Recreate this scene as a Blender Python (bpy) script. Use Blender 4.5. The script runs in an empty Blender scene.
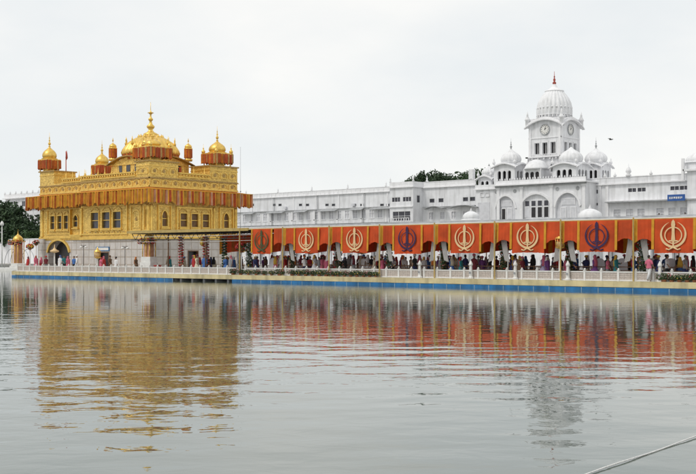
import bpy, math, random
from mathutils import Vector, Matrix
PI = math.pi
R = math.radians
rnd = random.Random(7)
sc = bpy.context.scene
COL = sc.collection

# ------------------------------------------------------------------ camera frame
YAW = R(41.5)
CAMZ = 2.2
FPX = 1060.0
HOR = 257.0
FW = (-math.sin(YAW), math.cos(YAW))
RT = (math.cos(YAW), math.sin(YAW))

def wx(px, Y):            # world X of a sight line on the plane y = Y
    t = (px - 348) / FPX
    s = Y / (FW[1] + t * RT[1])
    return s * (FW[0] + t * RT[0])

def wy(px, X):            # world Y of a sight line on the plane x = X
    t = (px - 348) / FPX
    s = X / (FW[0] + t * RT[0])
    return s * (FW[1] + t * RT[1])

def wz(py, X, Y):         # height of a point over (X, Y)
    s = X * FW[0] + Y * FW[1]
    return CAMZ + (HOR - py) * s / FPX

# ------------------------------------------------------------------ materials
MATS = {}
def mat(name, col, rough=0.6, metal=0.0, var=0.12, scale=1.5, bump=0.0, bscale=20.0,
        spec=0.5, stain=0.0, kind='noise', aniso=None, transl=0.0, col2=None):
    if name in MATS:
        return MATS[name]
    m = bpy.data.materials.new(name)
    m.use_nodes = True
    nt = m.node_tree
    N, L = nt.nodes, nt.links
    b = N['Principled BSDF']
    b.inputs['Roughness'].default_value = rough
    b.inputs['Metallic'].default_value = metal
    b.inputs['Specular IOR Level'].default_value = spec
    tc = N.new('ShaderNodeTexCoord')
    oi = N.new('ShaderNodeObjectInfo')
    va = N.new('ShaderNodeVectorMath'); va.operation = 'MULTIPLY_ADD'
    va.inputs[1].default_value = (.77, .77, .77)
    L.new(oi.outputs['Location'], va.inputs[0]); L.new(tc.outputs['Object'], va.inputs[2])
    n = N.new('ShaderNodeTexNoise')
    n.inputs['Scale'].default_value = scale
    n.inputs['Detail'].default_value = 5
    L.new(va.outputs[0], n.inputs['Vector'])
    r = N.new('ShaderNodeMapRange')
    r.inputs['From Min'].default_value = 0.3
    r.inputs['From Max'].default_value = 0.7
    r.inputs['To Min'].default_value = 0
    r.inputs['To Max'].default_value = 1
    L.new(n.outputs['Fac'], r.inputs['Value'])
    mx = N.new('ShaderNodeMix')
    mx.data_type = 'RGBA'
    lo = [max(0, c * (1 - var)) for c in col]
    hi = [min(1, c * (1 + var)) for c in (col2 or col)]
    mx.inputs['A'].default_value = (*lo, 1)
    mx.inputs['B'].default_value = (*hi, 1)
    L.new(r.outputs['Result'], mx.inputs['Factor'])
    out = mx.outputs['Result']
    if stain > 0:                                     # rain streaks and grime
        mp = N.new('ShaderNodeMapping')
        mp.inputs['Scale'].default_value = (2.2, 2.2, 0.22)
        L.new(tc.outputs['Object'], mp.inputs['Vector'])
        n2 = N.new('ShaderNodeTexNoise')
        n2.inputs['Scale'].default_value = 0.8
        n2.inputs['Detail'].default_value = 7
        L.new(mp.outputs['Vector'], n2.inputs['Vector'])
        r2 = N.new('ShaderNodeMapRange')
        r2.inputs['From Min'].default_value = 0.48
        r2.inputs['From Max'].default_value = 0.72
        r2.inputs['To Max'].default_value = stain
        L.new(n2.outputs['Fac'], r2.inputs['Value'])
        m2 = N.new('ShaderNodeMix')
        m2.data_type = 'RGBA'
        L.new(r2.outputs['Result'], m2.inputs['Factor'])
        L.new(out, m2.inputs['A'])
        m2.inputs['B'].default_value = (col[0] * .45, col[1] * .44, col[2] * .42, 1)
        out = m2.outputs['Result']
    hgt = None
    if kind == 'emboss':                               # beaten and embossed gilt sheets
        v = N.new('ShaderNodeTexVoronoi')
        v.inputs['Scale'].default_value = 3.6
        v.feature = 'DISTANCE_TO_EDGE'
        L.new(tc.outputs['Object'], v.inputs['Vector'])
        v2 = N.new('ShaderNodeTexNoise')
        v2.inputs['Scale'].default_value = 11
        v2.inputs['Detail'].default_value = 3
        L.new(tc.outputs['Object'], v2.inputs['Vector'])
        mr = N.new('ShaderNodeMapRange')
        mr.inputs['From Min'].default_value = 0.0
        mr.inputs['From Max'].default_value = 0.09
        L.new(v.outputs['Distance'], mr.inputs['Value'])
        ad = N.new('ShaderNodeMath')
        ad.operation = 'ADD'
        L.new(mr.outputs['Result'], ad.inputs[0])
        L.new(v2.outputs['Fac'], ad.inputs[1])
        hgt = ad.outputs[0]
        m3 = N.new('ShaderNodeMix')
        m3.data_type = 'RGBA'
        mr2 = N.new('ShaderNodeMapRange')
        mr2.inputs['From Min'].default_value = 0.3
        mr2.inputs['From Max'].default_value = 1.5
        mr2.inputs['To Min'].default_value = 0.35
        mr2.inputs['To Max'].default_value = 0.0
        L.new(ad.outputs[0], mr2.inputs['Value'])
        L.new(mr2.outputs['Result'], m3.inputs['Factor'])
        L.new(out, m3.inputs['A'])
        m3.inputs['B'].default_value = (col[0] * .42, col[1] * .33, col[2] * .25, 1)
        out = m3.outputs['Result']
    if kind in ('slabs', 'inlay'):                                # jointed marble slabs
        sx = N.new('ShaderNodeSeparateXYZ')
        L.new(tc.outputs['Object'], sx.inputs[0])
        ad = N.new('ShaderNodeMath')
        ad.operation = 'ADD'
        L.new(sx.outputs['X'], ad.inputs[0])
        L.new(sx.outputs['Y'], ad.inputs[1])
        cb = N.new('ShaderNodeCombineXYZ')
        L.new(ad.outputs[0], cb.inputs['X'])
        L.new(sx.outputs['Z'], cb.inputs['Y'])
        br = N.new('ShaderNodeTexBrick')
        br.offset = 0.0 if kind == 'inlay' else 0.5
        br.inputs['Scale'].default_value = 1.0
        br.inputs['Brick Width'].default_value = 0.95
        br.inputs['Row Height'].default_value = 0.8 if kind == 'inlay' else 0.62
        br.inputs['Mortar Size'].default_value = 0.05 if kind == 'inlay' else 0.018
        br.inputs['Color1'].default_value = (1, 1, 1, 1)
        br.inputs['Color2'].default_value = (.9, .89, .88, 1)
        br.inputs['Mortar'].default_value = (.66, .6, .53, 1) if kind == 'inlay' else (.7, .68, .66, 1)
        L.new(cb.outputs[0], br.inputs['Vector'])
        mm = N.new('ShaderNodeMix')
        mm.data_type = 'RGBA'
        mm.blend_type = 'MULTIPLY'
        mm.inputs['Factor'].default_value = 1
        L.new(out, mm.inputs['A'])
        L.new(br.outputs['Color'], mm.inputs['B'])
        out = mm.outputs['Result']
    L.new(out, b.inputs['Base Color'])
    if bump > 0:
        bp = N.new('ShaderNodeBump')
        bp.inputs['Strength'].default_value = bump
        bp.inputs['Distance'].default_value = 0.04
        if hgt is None:
            n3 = N.new('ShaderNodeTexNoise')
            n3.inputs['Scale'].default_value = bscale
            n3.inputs['Detail'].default_value = 3
            L.new(tc.outputs['Object'], n3.inputs['Vector'])
            hgt = n3.outputs['Fac']
        L.new(hgt, bp.inputs['Height'])
        L.new(bp.outputs['Normal'], b.inputs['Normal'])
    if transl > 0:
        tr = N.new('ShaderNodeBsdfTranslucent')
        L.new(out, tr.inputs['Color'])
        ms = N.new('ShaderNodeMixShader')
        ms.inputs[0].default_value = transl
        L.new(b.outputs[0], ms.inputs[1])
        L.new(tr.outputs[0], ms.inputs[2])
        L.new(ms.outputs[0], N['Material Output'].inputs['Surface'])
    MATS[name] = m
    return m

gold = mat('gilt_sheet', (.84, .57, .155), .43, .55, .2, 2.6, .6, kind='emboss')
goldp = mat('gilt_plain', (.80, .53, .13), .37, .7, .15, 3, .25, 14)
goldd = mat('gilt_dull', (.42, .27, .09), .5, .4, .25, 4, .3, 18)
marble = mat('white_marble', (.60, .57, .54), .45, 0, .09, 2.5, 0, kind='inlay', stain=.25)
wash = mat('whitewash', (.76, .765, .785), .75, 0, .08, .7, .15, 12, stain=.42)
washtrim = mat('whitewash_trim', (.80, .80, .815), .7, 0, .05, 2, .1, 12, stain=.22)
washdome = mat('whitewash_dome', (.77, .775, .79), .6, 0, .06, 1.6, .1, 9, stain=.3)
greytrim = mat('weathered_plaster', (.36, .37, .38), .8, 0, .2, 1.5, .2, 12, stain=.4)
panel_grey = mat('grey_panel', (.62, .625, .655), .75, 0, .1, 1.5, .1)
deckm = mat('deck_marble', (.62, .58, .52), .4, 0, .12, 2, 0, stain=.1)
fascia = mat('cream_paint', (.64, .54, .30), .55, 0, .2, 1.1, .3, 9, stain=.6)
dark = mat('dark_opening', (.018, .016, .018), .35, 0, .4, 2)
darkw = mat('dark_window', (.05, .05, .065), .18, 0, .4, 2)
shut = mat('shutter_wood', (.16, .09, .04), .6, 0, .3, 5)
bluem = mat('blue_sheet', (.015, .15, .36), .45, 0, .35, 1.0, .3, 6, stain=.6)
bluej = mat('pale_blue_joint', (.22, .34, .46), .6, 0, .3, 3, .1)
whitep = mat('white_paint', (.74, .73, .70), .5, 0, .08, 3, .1)
jali = mat('jali_marble', (.54, .48, .43), .55, 0, .14, 9, .4, 30)
redc = mat('red_cloth', (.70, .095, .018), .8, 0, .24, .9, .3, 8, transl=.25)
orangec = mat('orange_cloth', (.70, .23, .025), .8, 0, .25, 2, .3, 8, transl=.2)
rustc = mat('rust_cloth', (.42, .075, .02), .85, 0, .25, 2.5, .4, 8)
deepor = mat('deep_orange_cloth', (.52, .13, .02), .8, 0, .25, 2, .3, 8, transl=.2)
goldcloth = mat('gold_cloth', (.55, .28, .04), .8, 0, .25, 2, .3, 8, transl=.2)
yelc = mat('yellow_cloth', (.72, .36, .03), .8, 0, .18, 2, .3, 8, transl=.2)
pinkc = mat('dusty_pink_cloth', (.5, .26, .16), .85, 0, .2, 2, .3, 8)
creamc = mat('cream_cloth', (.76, .54, .29), .8, 0, .08, 3)
navyc = mat('navy_cloth', (.045, .018, .065), .8, 0, .2, 3)
greenc = mat('dark_green_cloth', (.06, .08, .03), .8, 0, .2, 3)
whitec = mat('white_cloth', (.74, .73, .71), .8, 0, .05, 3, .2, 6, transl=.45)
yelp = mat('yellow_paint', (.46, .33, .11), .5, 0, .15, 3)
steel = mat('grey_steel', (.3, .31, .32), .4, .6, .1, 4)
darksteel = mat('dark_steel', (.06, .06, .06), .5, .5, .2, 4)
wood = mat('brown_wood', (.17, .09, .045), .6, 0, .25, 6)
redp = mat('red_paint', (.4, .03, .02), .5, 0, .2, 4)
leaf = mat('leaf_green', (.045, .09, .02), .6, 0, .4, 3)
leafd = mat('leaf_dark', (.02, .045, .015), .7, 0, .4, .6)
greyleaf = mat('leaf_grey', (.16, .17, .10), .7, 0, .3, 3)
leafm = mat('leaf_mid', (.035, .07, .022), .7, 0, .4, .6)
flr = mat('flower_red', (.45, .03, .03), .7, 0, .3, 6)
flp = mat('flower_pink', (.6, .24, .26), .7, 0, .3, 6)
fly = mat('flower_yellow', (.7, .45, .05), .7, 0, .3, 6)
flw = mat('flower_white', (.7, .68, .62), .7, 0, .1, 6)
bark = mat('tree_bark', (.09, .065, .045), .85, 0, .3, 4, .5, 15)
clay = mat('terracotta', (.35, .14, .07), .8, 0, .2, 5)
rope_m = mat('white_rope', (.75, .74, .72), .7, 0, .1, 20, .5, 60)
blueboard = mat('blue_board', (.02, .09, .32), .5, 0, .12, 3)
ground_m = mat('paving', (.42, .40, .37), .7, 0, .12, .5, .1, 4)
redfin = mat('red_finial', (.35, .06, .04), .5, .2, .2, 4)
birdm = mat('bird_grey', (.12, .12, .12), .8, 0, .2, 10)

# ------------------------------------------------------------------ mesh building
ORI = {}
class MB:
    def __init__(s, M=None):
        s.v, s.f, s.mi, s.sm = [], [], [], []
        s.mats = []
        s.M = M or Matrix.Identity(4)
        s.m = 0
    def use(s, m):
        if m not in s.mats:
            s.mats.append(m)
        s.m = s.mats.index(m)
        return s
    def add(s, vs, fs, smooth=False):
        o = len(s.v)
        s.v += [s.M @ Vector(p) for p in vs]
        s.f += [tuple(i + o for i in f) for f in fs]
        s.mi += [s.m] * len(fs)
        s.sm += [smooth] * len(fs)
        return s
    def box(s, x0, x1, y0, y1, z0, z1):
        if x0 > x1: x0, x1 = x1, x0
        if y0 > y1: y0, y1 = y1, y0
        vs = [(x0,y0,z0),(x1,y0,z0),(x1,y1,z0),(x0,y1,z0),(x0,y0,z1),(x1,y0,z1),(x1,y1,z1),(x0,y1,z1)]
        return s.add(vs, [(0,3,2,1),(4,5,6,7),(0,1,5,4),(1,2,6,5),(2,3,7,6),(3,0,4,7)])
    def lathe(s, cx, cy, prof, n=24, flute=0, famp=0.0, smooth=True, cap=True, rot=0.0):
        vs, fs = [], []
        for r, z in prof:
            for i in range(n):
                a = 2 * PI * i / n + rot
                rr = r * (1 + (famp * (abs(math.cos(a * flute / 2)) - .6) if flute else 0))
                vs.append((cx + rr * math.cos(a), cy + rr * math.sin(a), z))
        for j in range(len(prof) - 1):
            for i in range(n):
                k = (i + 1) % n
                fs.append((j*n+i, j*n+k, (j+1)*n+k, (j+1)*n+i))
        if cap:
            fs.append(tuple(reversed(range(n))))
            fs.append(tuple(range((len(prof)-1)*n, len(prof)*n)))
        return s.add(vs, fs, smooth)
    def tube(s, pts, r, n=8, smooth=True):
        pts = [Vector(p) for p in pts]
        rs = r if isinstance(r, (list, tuple)) else [r] * len(pts)
        vs, fs = [], []
        for i, p in enumerate(pts):
            d = (pts[min(i+1, len(pts)-1)] - pts[max(i-1, 0)]).normalized()
            a = d.cross(Vector((0,0,1)))
            if a.length < .01: a = d.cross(Vector((1,0,0)))
            a.normalize(); b = d.cross(a)
            for k in range(n):
                t = 2*PI*k/n
                vs.append(p + (a*math.cos(t) + b*math.sin(t)) * rs[i])
        for j in range(len(pts)-1):
            for k in range(n):
                q = (k+1) % n
                fs.append((j*n+k, j*n+q, (j+1)*n+q, (j+1)*n+k))
        fs.append(tuple(reversed(range(n)))); fs.append(tuple(range((len(pts)-1)*n, len(pts)*n)))
        return s.add(vs, fs, smooth)
    def prism(s, poly, y0, y1):            # poly in x,z
        n = len(poly)
        vs = [(x, y0, z) for x, z in poly] + [(x, y1, z) for x, z in poly]
        fs = [tuple(range(n)), tuple(reversed(range(n, 2*n)))]
        fs += [((i+1) % n, i, n+i, n+(i+1) % n) for i in range(n)]
        return s.add(vs, fs)
    def plate(s, poly, z0, z1):            # poly in x,y
        n = len(poly)
        vs = [(x, y, z0) for x, y in poly] + [(x, y, z1) for x, y in poly]
        fs = [tuple(reversed(range(n))), tuple(range(n, 2*n))]
        fs += [(i, (i+1) % n, n+(i+1) % n, n+i) for i in range(n)]
        return s.add(vs, fs)
    def ring(s, outer, inner, y0, y1):     # band between two outlines in x,z with equal point count
        n = len(outer)
        vs = [(x,y0,z) for x,z in outer] + [(x,y0,z) for x,z in inner] + [(x,y1,z) for x,z in outer] + [(x,y1,z) for x,z in inner]
        fs = []
        for i in range(n - 1):
            k = i + 1
            fs += [(i,k,n+k,n+i), (2*n+k,2*n+i,3*n+i,3*n+k), (k,i,2*n+i,2*n+k), (n+i,n+k,3*n+k,3*n+i)]
        return s.add(vs, fs)
    def wall(s, x0, x1, z0, z1, y, ops, depth=.35):
        """a wall sheet in the plane y with openings (a0,a1,b0,b1,arch) and their reveals"""
        xs = sorted(set([x0, x1] + [o[0] for o in ops] + [o[1] for o in ops]))
        zs = sorted(set([z0, z1] + [o[2] for o in ops] + [o[3] for o in ops]))
        for i in range(len(xs)-1):
            for j in range(len(zs)-1):
                cx, cz = (xs[i]+xs[i+1])/2, (zs[j]+zs[j+1])/2
                if any(o[0] < cx < o[1] and o[2] < cz < o[3] for o in ops): continue
                s.add([(xs[i],y,zs[j]),(xs[i+1],y,zs[j]),(xs[i+1],y,zs[j+1]),(xs[i],y,zs[j+1])], [(0,1,2,3)])
        for o in ops:
            a0, a1, b0, b1 = o[:4]
            d = y + depth
            if len(o) > 4 and o[4]:
                pts = arch_pts(a0, a1, b1, o[4])
                m = len(pts)//2
                s.add([(a0,y,b1)] + [(p[0],y,p[1]) for p in pts[:m+1]], [tuple([0]+list(range(m+1,0,-1)))])
                s.add([(a1,y,b1)] + [(p[0],y,p[1]) for p in pts[m:]], [tuple([0]+list(range(len(pts)-m,0,-1)))])
                for p, q in zip(pts[:-1], pts[1:]):
                    s.add([(p[0],y,p[1]),(q[0],y,q[1]),(q[0],d,q[1]),(p[0],d,p[1])], [(0,1,2,3)])
                top = pts[0][1]
            else:
                s.add([(a0,y,b1),(a1,y,b1),(a1,d,b1),(a0,d,b1)], [(0,1,2,3)])
                top = b1
            s.add([(a0,y,b0),(a1,y,b0),(a1,d,b0),(a0,d,b0)], [(3,2,1,0)])
            s.add([(a0,y,b0),(a0,y,top),(a0,d,top),(a0,d,b0)], [(0,1,2,3)])
            s.add([(a1,y,b0),(a1,y,top),(a1,d,top),(a1,d,b0)], [(3,2,1,0)])
        return s
    def build(s, name, parent=None, origin=None):
        org = Vector(origin) if origin is not None else (ORI.get(parent, Vector((0,0,0))) if parent else Vector((0,0,0)))
        me = bpy.data.meshes.new(name)
        me.from_pydata([v - org for v in s.v], [], s.f)
        for m in s.mats: me.materials.append(m)
        me.polygons.foreach_set('material_index', s.mi)
        me.polygons.foreach_set('use_smooth', s.sm)
        me.update()
        o = bpy.data.objects.new(name, me)
        COL.objects.link(o)
        if parent: o.parent = parent
        elif origin is not None: o.location = org
        ORI[o] = org
        return o

def arch_pts(a0, a1, b1, rise, n=8):
    w = (a1-a0)/2; c = (a0+a1)/2
    out = []
    for i in range(2*n+1):
        t = i/(2*n)
        x = -1 + 2*t
        z = (1 - abs(x)**2.4) ** .62 * .86 + .14 * (1-abs(x)) ** .8
        out.append((c + x*w, b1 - rise + rise*z))
    return out

def tag(o, label=None, cat=None, group=None, kind=None):
    if label: o['label'] = label
    if cat: o['category'] = cat
    if group: o['group'] = group
    if kind: o['kind'] = kind
    return o
def thing(name, loc, label, cat, group=None):
    o = bpy.data.objects.new(name, None)
    o.empty_display_size = .3
    COL.objects.link(o); o.location = loc
    ORI[o] = Vector(loc)
    return tag(o, label, cat, group)
def children(o): return [c for c in bpy.data.objects if c.parent == o]
def copy_tree(o, kids, parent=None):
    c = o.copy(); COL.objects.link(c)
    if parent: c.parent = parent
    for k in kids.get(o, []): copy_tree(k, kids, c)
    return c
def kidmap():
    d = {}
    for o in bpy.data.objects:
        if o.parent: d.setdefault(o.parent, []).append(o)
    return d
def LM(o, rotz=0): return Matrix.Translation(Vector(o)) @ Matrix.Rotation(rotz, 4, 'Z')

def window(parent, M, a0, a1, b0, b1, y, pane=darkw, frame=whitep, nx=1, nz=1, arch=0, t=.06, name='window', proud=.04):
    f = MB(M).use(frame)
    f.box(a0, a0+t, y-proud, y+.12, b0, b1 - (arch or 0)); f.box(a1-t, a1, y-proud, y+.12, b0, b1 - (arch or 0))
    f.box(a0+t, a1-t, y-proud, y+.12, b0, b0+t)
    if arch:
        pts = arch_pts(a0, a1, b1, arch); pin = arch_pts(a0+t, a1-t, b1-t, arch)
        f.ring(pts, pin, y-proud, y+.12)
    else:
        f.box(a0+t, a1-t, y-proud, y+.12, b1-t, b1)
    zt = b1 - arch*.5
    for i in range(1, nx):
        x = a0 + (a1-a0)*i/nx; f.box(x-t*.35, x+t*.35, y+.02, y+.1, b0+t, zt-t)
    for i in range(1, nz):
        z = b0 + (b1-b0)*i/nz; f.box(a0+t, a1-t, y+.03, y+.09, z-t*.35, z+t*.35)
    w = f.build(name, parent)
    p = MB(M).use(pane)
    p.box(a0+.01, a1-.01, y+.14, y+.17, b0+.01, b1-.01)
    p.build('pane', w)
    return w

def dome_prof(r, z, h, neck=.88, tip=.12):
    """onion-ish dome profile starting at z, body height h"""
    pr = [(r*neck, z), (r*.97, z+h*.1), (r, z+h*.22), (r*.96, z+h*.38), (r*.84, z+h*.55), (r*.64, z+h*.7), (r*.42, z+h*.82), (r*.25, z+h*.92), (r*tip*.9, z+h*1.03), (.02, z+h*1.16)]
    return pr
def finial_prof(z, h, r=.12):
    return [(r*.6, z), (r*1.1, z+h*.06), (r*.4, z+h*.12), (r*1.2, z+h*.2), (r*1.3, z+h*.27), (r*.35, z+h*.36), (r*.8, z+h*.45), (r*.25, z+h*.54), (r*.5, z+h*.62), (r*.15, z+h*.72), (r*.08, z+h)]

# ------------------------------------------------------------------ ground and water
POOL = (-222, 70, 1.6, 148)
def ground():
    x0, x1, y0, y1 = POOL
    B = 3000
    mb = MB().use(ground_m)
    z = .55
    for a, b, c, d in ((-B, B, -B, y0), (-B, B, y1, B), (-B, x0, y0, y1), (x1, B, y0, y1)):
        mb.add([(a,c,z),(b,c,z),(b,d,z),(a,d,z)], [(0,1,2,3)])
    mb.add([(x0,y0,z),(x1,y0,z),(x1,y0,-2),(x0,y0,-2)], [(0,1,2,3)])
    mb.add([(x0,y1,z),(x1,y1,z),(x1,y1,-2),(x0,y1,-2)], [(3,2,1,0)])
    mb.add([(x0,y0,z),(x0,y1,z),(x0,y1,-2),(x0,y0,-2)], [(3,2,1,0)])
    mb.add([(x1,y0,z),(x1,y1,z),(x1,y1,-2),(x1,y0,-2)], [(0,1,2,3)])
    tag(mb.build('ground'), kind='structure')
ground()

def water_material():
    m = bpy.data.materials.new('pool_water'); m.use_nodes = True
    nt = m.node_tree; N, L = nt.nodes, nt.links
    b = N['Principled BSDF']
    b.inputs['Base Color'].default_value = (.065, .09, .07, 1)
    b.inputs['Roughness'].default_value = .02
    b.inputs['IOR'].default_value = 1.95
    tc = N.new('ShaderNodeTexCoord')
    def noise(scale, sx, sy, rot, detail=2, dist=0.0):
        mp = N.new('ShaderNodeMapping')
        mp.vector_type = 'TEXTURE'
        mp.inputs['Scale'].default_value = (1/sx, 1/sy, 1)
        mp.inputs['Rotation'].default_value = (0, 0, rot)
        L.new(tc.outputs['Object'], mp.inputs['Vector'])
        n = N.new('ShaderNodeTexNoise')
        n.inputs['Scale'].default_value = scale
        n.inputs['Detail'].default_value = detail
        n.inputs['Distortion'].default_value = dist
        L.new(mp.outputs['Vector'], n.inputs['Vector'])
        return n.outputs['Fac']
    def mul(a, k):
        x = N.new('ShaderNodeMath'); x.operation = 'MULTIPLY'
        if isinstance(k, float): x.inputs[1].default_value = k
        else: L.new(k, x.inputs[1])
        L.new(a, x.inputs[0]); return x.outputs[0]
    def add(a, c):
        x = N.new('ShaderNodeMath'); x.operation = 'ADD'
        L.new(a, x.inputs[0]); L.new(c, x.inputs[1]); return x.outputs[0]
    swell = noise(.85, .7, 1.2, YAW+.06, 1)
    rip = noise(2.3, .85, 1.2, YAW-.1, 2, .5)
    fine = noise(6.5, .9, 1.1, YAW+.3, 1)
    patch = noise(.035, 1, 1, .3, 2)
    pr = N.new('ShaderNodeMapRange')
    pr.inputs['From Min'].default_value = .42; pr.inputs['From Max'].default_value = .6
    pr.inputs['To Min'].default_value = .35; pr.inputs['To Max'].default_value = 1.3
    L.new(patch, pr.inputs['Value'])
    sp = N.new('ShaderNodeSeparateXYZ'); L.new(tc.outputs['Object'], sp.inputs[0])
    calm = N.new('ShaderNodeMapRange'); calm.interpolation_type = 'SMOOTHSTEP'
    calm.inputs['From Min'].default_value = 14; calm.inputs['From Max'].default_value = 34
    calm.inputs['To Min'].default_value = 1.15; calm.inputs['To Max'].default_value = .36
    L.new(add(sp.outputs['Y'], mul(patch, 12.0)), calm.inputs['Value'])
    rg = N.new('ShaderNodeMapRange'); rg.inputs['From Min'].default_value = 20; rg.inputs['From Max'].default_value = 42
    rg.inputs['To Min'].default_value = .015; rg.inputs['To Max'].default_value = .045
    L.new(sp.outputs['Y'], rg.inputs['Value']); L.new(rg.outputs['Result'], b.inputs['Roughness'])
    h = add(mul(add(mul(swell, .085), mul(mul(rip, .042), pr.outputs['Result'])), calm.outputs['Result']), mul(mul(fine, .009), pr.outputs['Result']))
    bp = N.new('ShaderNodeBump'); bp.inputs['Strength'].default_value = 1
    bp.inputs['Distance'].default_value = .27
    L.new(h, bp.inputs['Height']); L.new(bp.outputs['Normal'], b.inputs['Normal'])
    return m
x0, x1, y0, y1 = POOL
mb = MB().use(water_material())
mb.add([(x0,y0,0),(x1,y0,0),(x1,y1,0),(x0,y1,0)], [(0,1,2,3)])
tag(mb.build('water'), kind='structure')

# ------------------------------------------------------------------ platform and causeway
YF = 63.2            # near edge of deck
XA, XB = wx(173, YF), wx(232, YF)       # open span
XEND = 68
def deck():
    mb = MB().use(deckm)
    mb.plate([(-105.6,YF+.05),(XA,YF+.05),(XA,90),(-114,90),(-114,69)], .36, .6)
    mb.use(greytrim).plate([(-105.4,YF+.3),(XA,YF+.3),(XA,89.8),(-113.8,89.8),(-113.8,69.1)], -2, .355)
    mb.use(fascia).box(-105.6, XA, YF, YF+.046, .235, .63)
    mb.add([(-105.62,YF,.3),(-114.03,69,.3),(-114.03,69,.63),(-105.62,YF,.63)], [(0,1,2,3),(3,2,1,0)])
    tag(mb.build('temple_platform'), kind='structure')
    mb = MB().use(deckm)
    mb.box(XA+.004, XEND, YF+.05, 71, .36, .6)
    mb.use(greytrim).box(XB, XEND, YF+.3, 70.8, -2, .355)
    for i in range(5):
        x = XA + (XB-XA)*(i+.5)/5
        mb.box(x-.12, x+.12, YF+.25, 70.6, -2, .355)
    mb.box(XA, XB, YF+1.6, YF+2, -2, .355)
    mb.use(fascia).box(XA+.004, XEND, YF, YF+.046, .235, .63)
    tag(mb.build('causeway'), kind='structure')
deck()
def skirting(xa, xb, label):
    t = thing('edge_skirting', ((xa+xb)/2, YF, 0), label, 'skirting')
    n = round((xb-xa)/1.23)
    for i in range(n):
        a = xa + (xb-xa)*i/n; b = xa + (xb-xa)*(i+1)/n
        y = YF - .03 + rnd.uniform(-.006, .006)
        m = MB().use(bluem); zt = .22 + rnd.uniform(-.02, .012)
        m.add([(a+.03,y,-.3),(b-.03,y,-.3),((a+b)/2,y-.03,-.3),(a+.03,y,zt),(b-.03,y,zt),((a+b)/2,y-.03,zt)], [(0,2,5,3),(2,1,4,5)])
        m.box(a+.03, b-.03, y+.005, y+.03, -.3, zt)
        m.use(bluej).box(b-.028, b+.028, y-.015, y+.03, -.3, .2)
        m.build('skirt_panel', t)
skirting(-105.6, XA, 'blue sheet skirting along the water line below the temple platform')
skirting(XB, XB+88*1.23, 'long blue sheet skirting along the water line below the causeway')

# ------------------------------------------------------------------ balustrade
def balustrade(pts, label, skip=None):
    t = thing('marble_balustrade', (*pts[0], .6), label, 'balustrade')
    k = 0
    for (ax, ay), (bx, by) in zip(pts[:-1], pts[1:]):
        L_ = math.hypot(bx-ax, by-ay); n = max(1, round(L_/1.23)); ang = math.atan2(by-ay, bx-ax)
        M = LM((ax, ay, .6), ang); st = L_/n
        for i in range(n):
            a = i*st
            if k < 99:
                p = MB(M).use(whitep)
                p.box(a-.07, a+.07, -.07, .07, 0, .70); p.box(a-.09, a+.09, -.09, .09, .70, .74)
                p.lathe(a, 0, [(.05,.74),(.075,.79),(.05,.84),(.01,.87)], 8)
                p.build('post', t)
                q = MB(M).use(whitep)
                q.box(a+.073, a+st-.073, -.04, .04, .03, .11); q.box(a+.073, a+st-.073, -.05, .05, .58, .66)
                q.use(jali)
                q.box(a+.073, a+st-.073, -.012, .012, .113, .577)
                for d in range(5):
                    xx = a + .073 + (st-.146)*(d+.5)/5
                    q.box(xx-.012, xx+.012, -.026, -.014, .113, .577)
                for d in (.26, .42):
                    q.box(a+.073, a+st-.073, -.034, -.028, d-.01, d+.01)
                q.build('panel', t)
            k += 1
balustrade([(-112.6,69.4),(-105.3,YF+.55),(XB,YF+.55)], 'white marble balustrade round the front of the temple platform')
balustrade([(XB+1.2,YF+.55),(-18,YF+.55),(18,YF+.55)], 'long white marble balustrade along the near edge of the causeway')
def far_rail():
    t = thing('far_railing', (-70, 70.3, .6), 'white railing along the far edge of the causeway behind the crowd', 'railing')
    m = MB().use(whitep); m.box(-79, 18, 70.27, 70.33, 1.35, 1.42); m.box(-79, 18, 70.28, 70.32, .9, .95)
    m.build('rail', t)
    for i in range(40):
        x = -79 + i*2.48
        MB().use(whitep).box(x-.05, x+.05, 70.25, 70.35, .6, 1.5).build('post', t)
far_rail()

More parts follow.
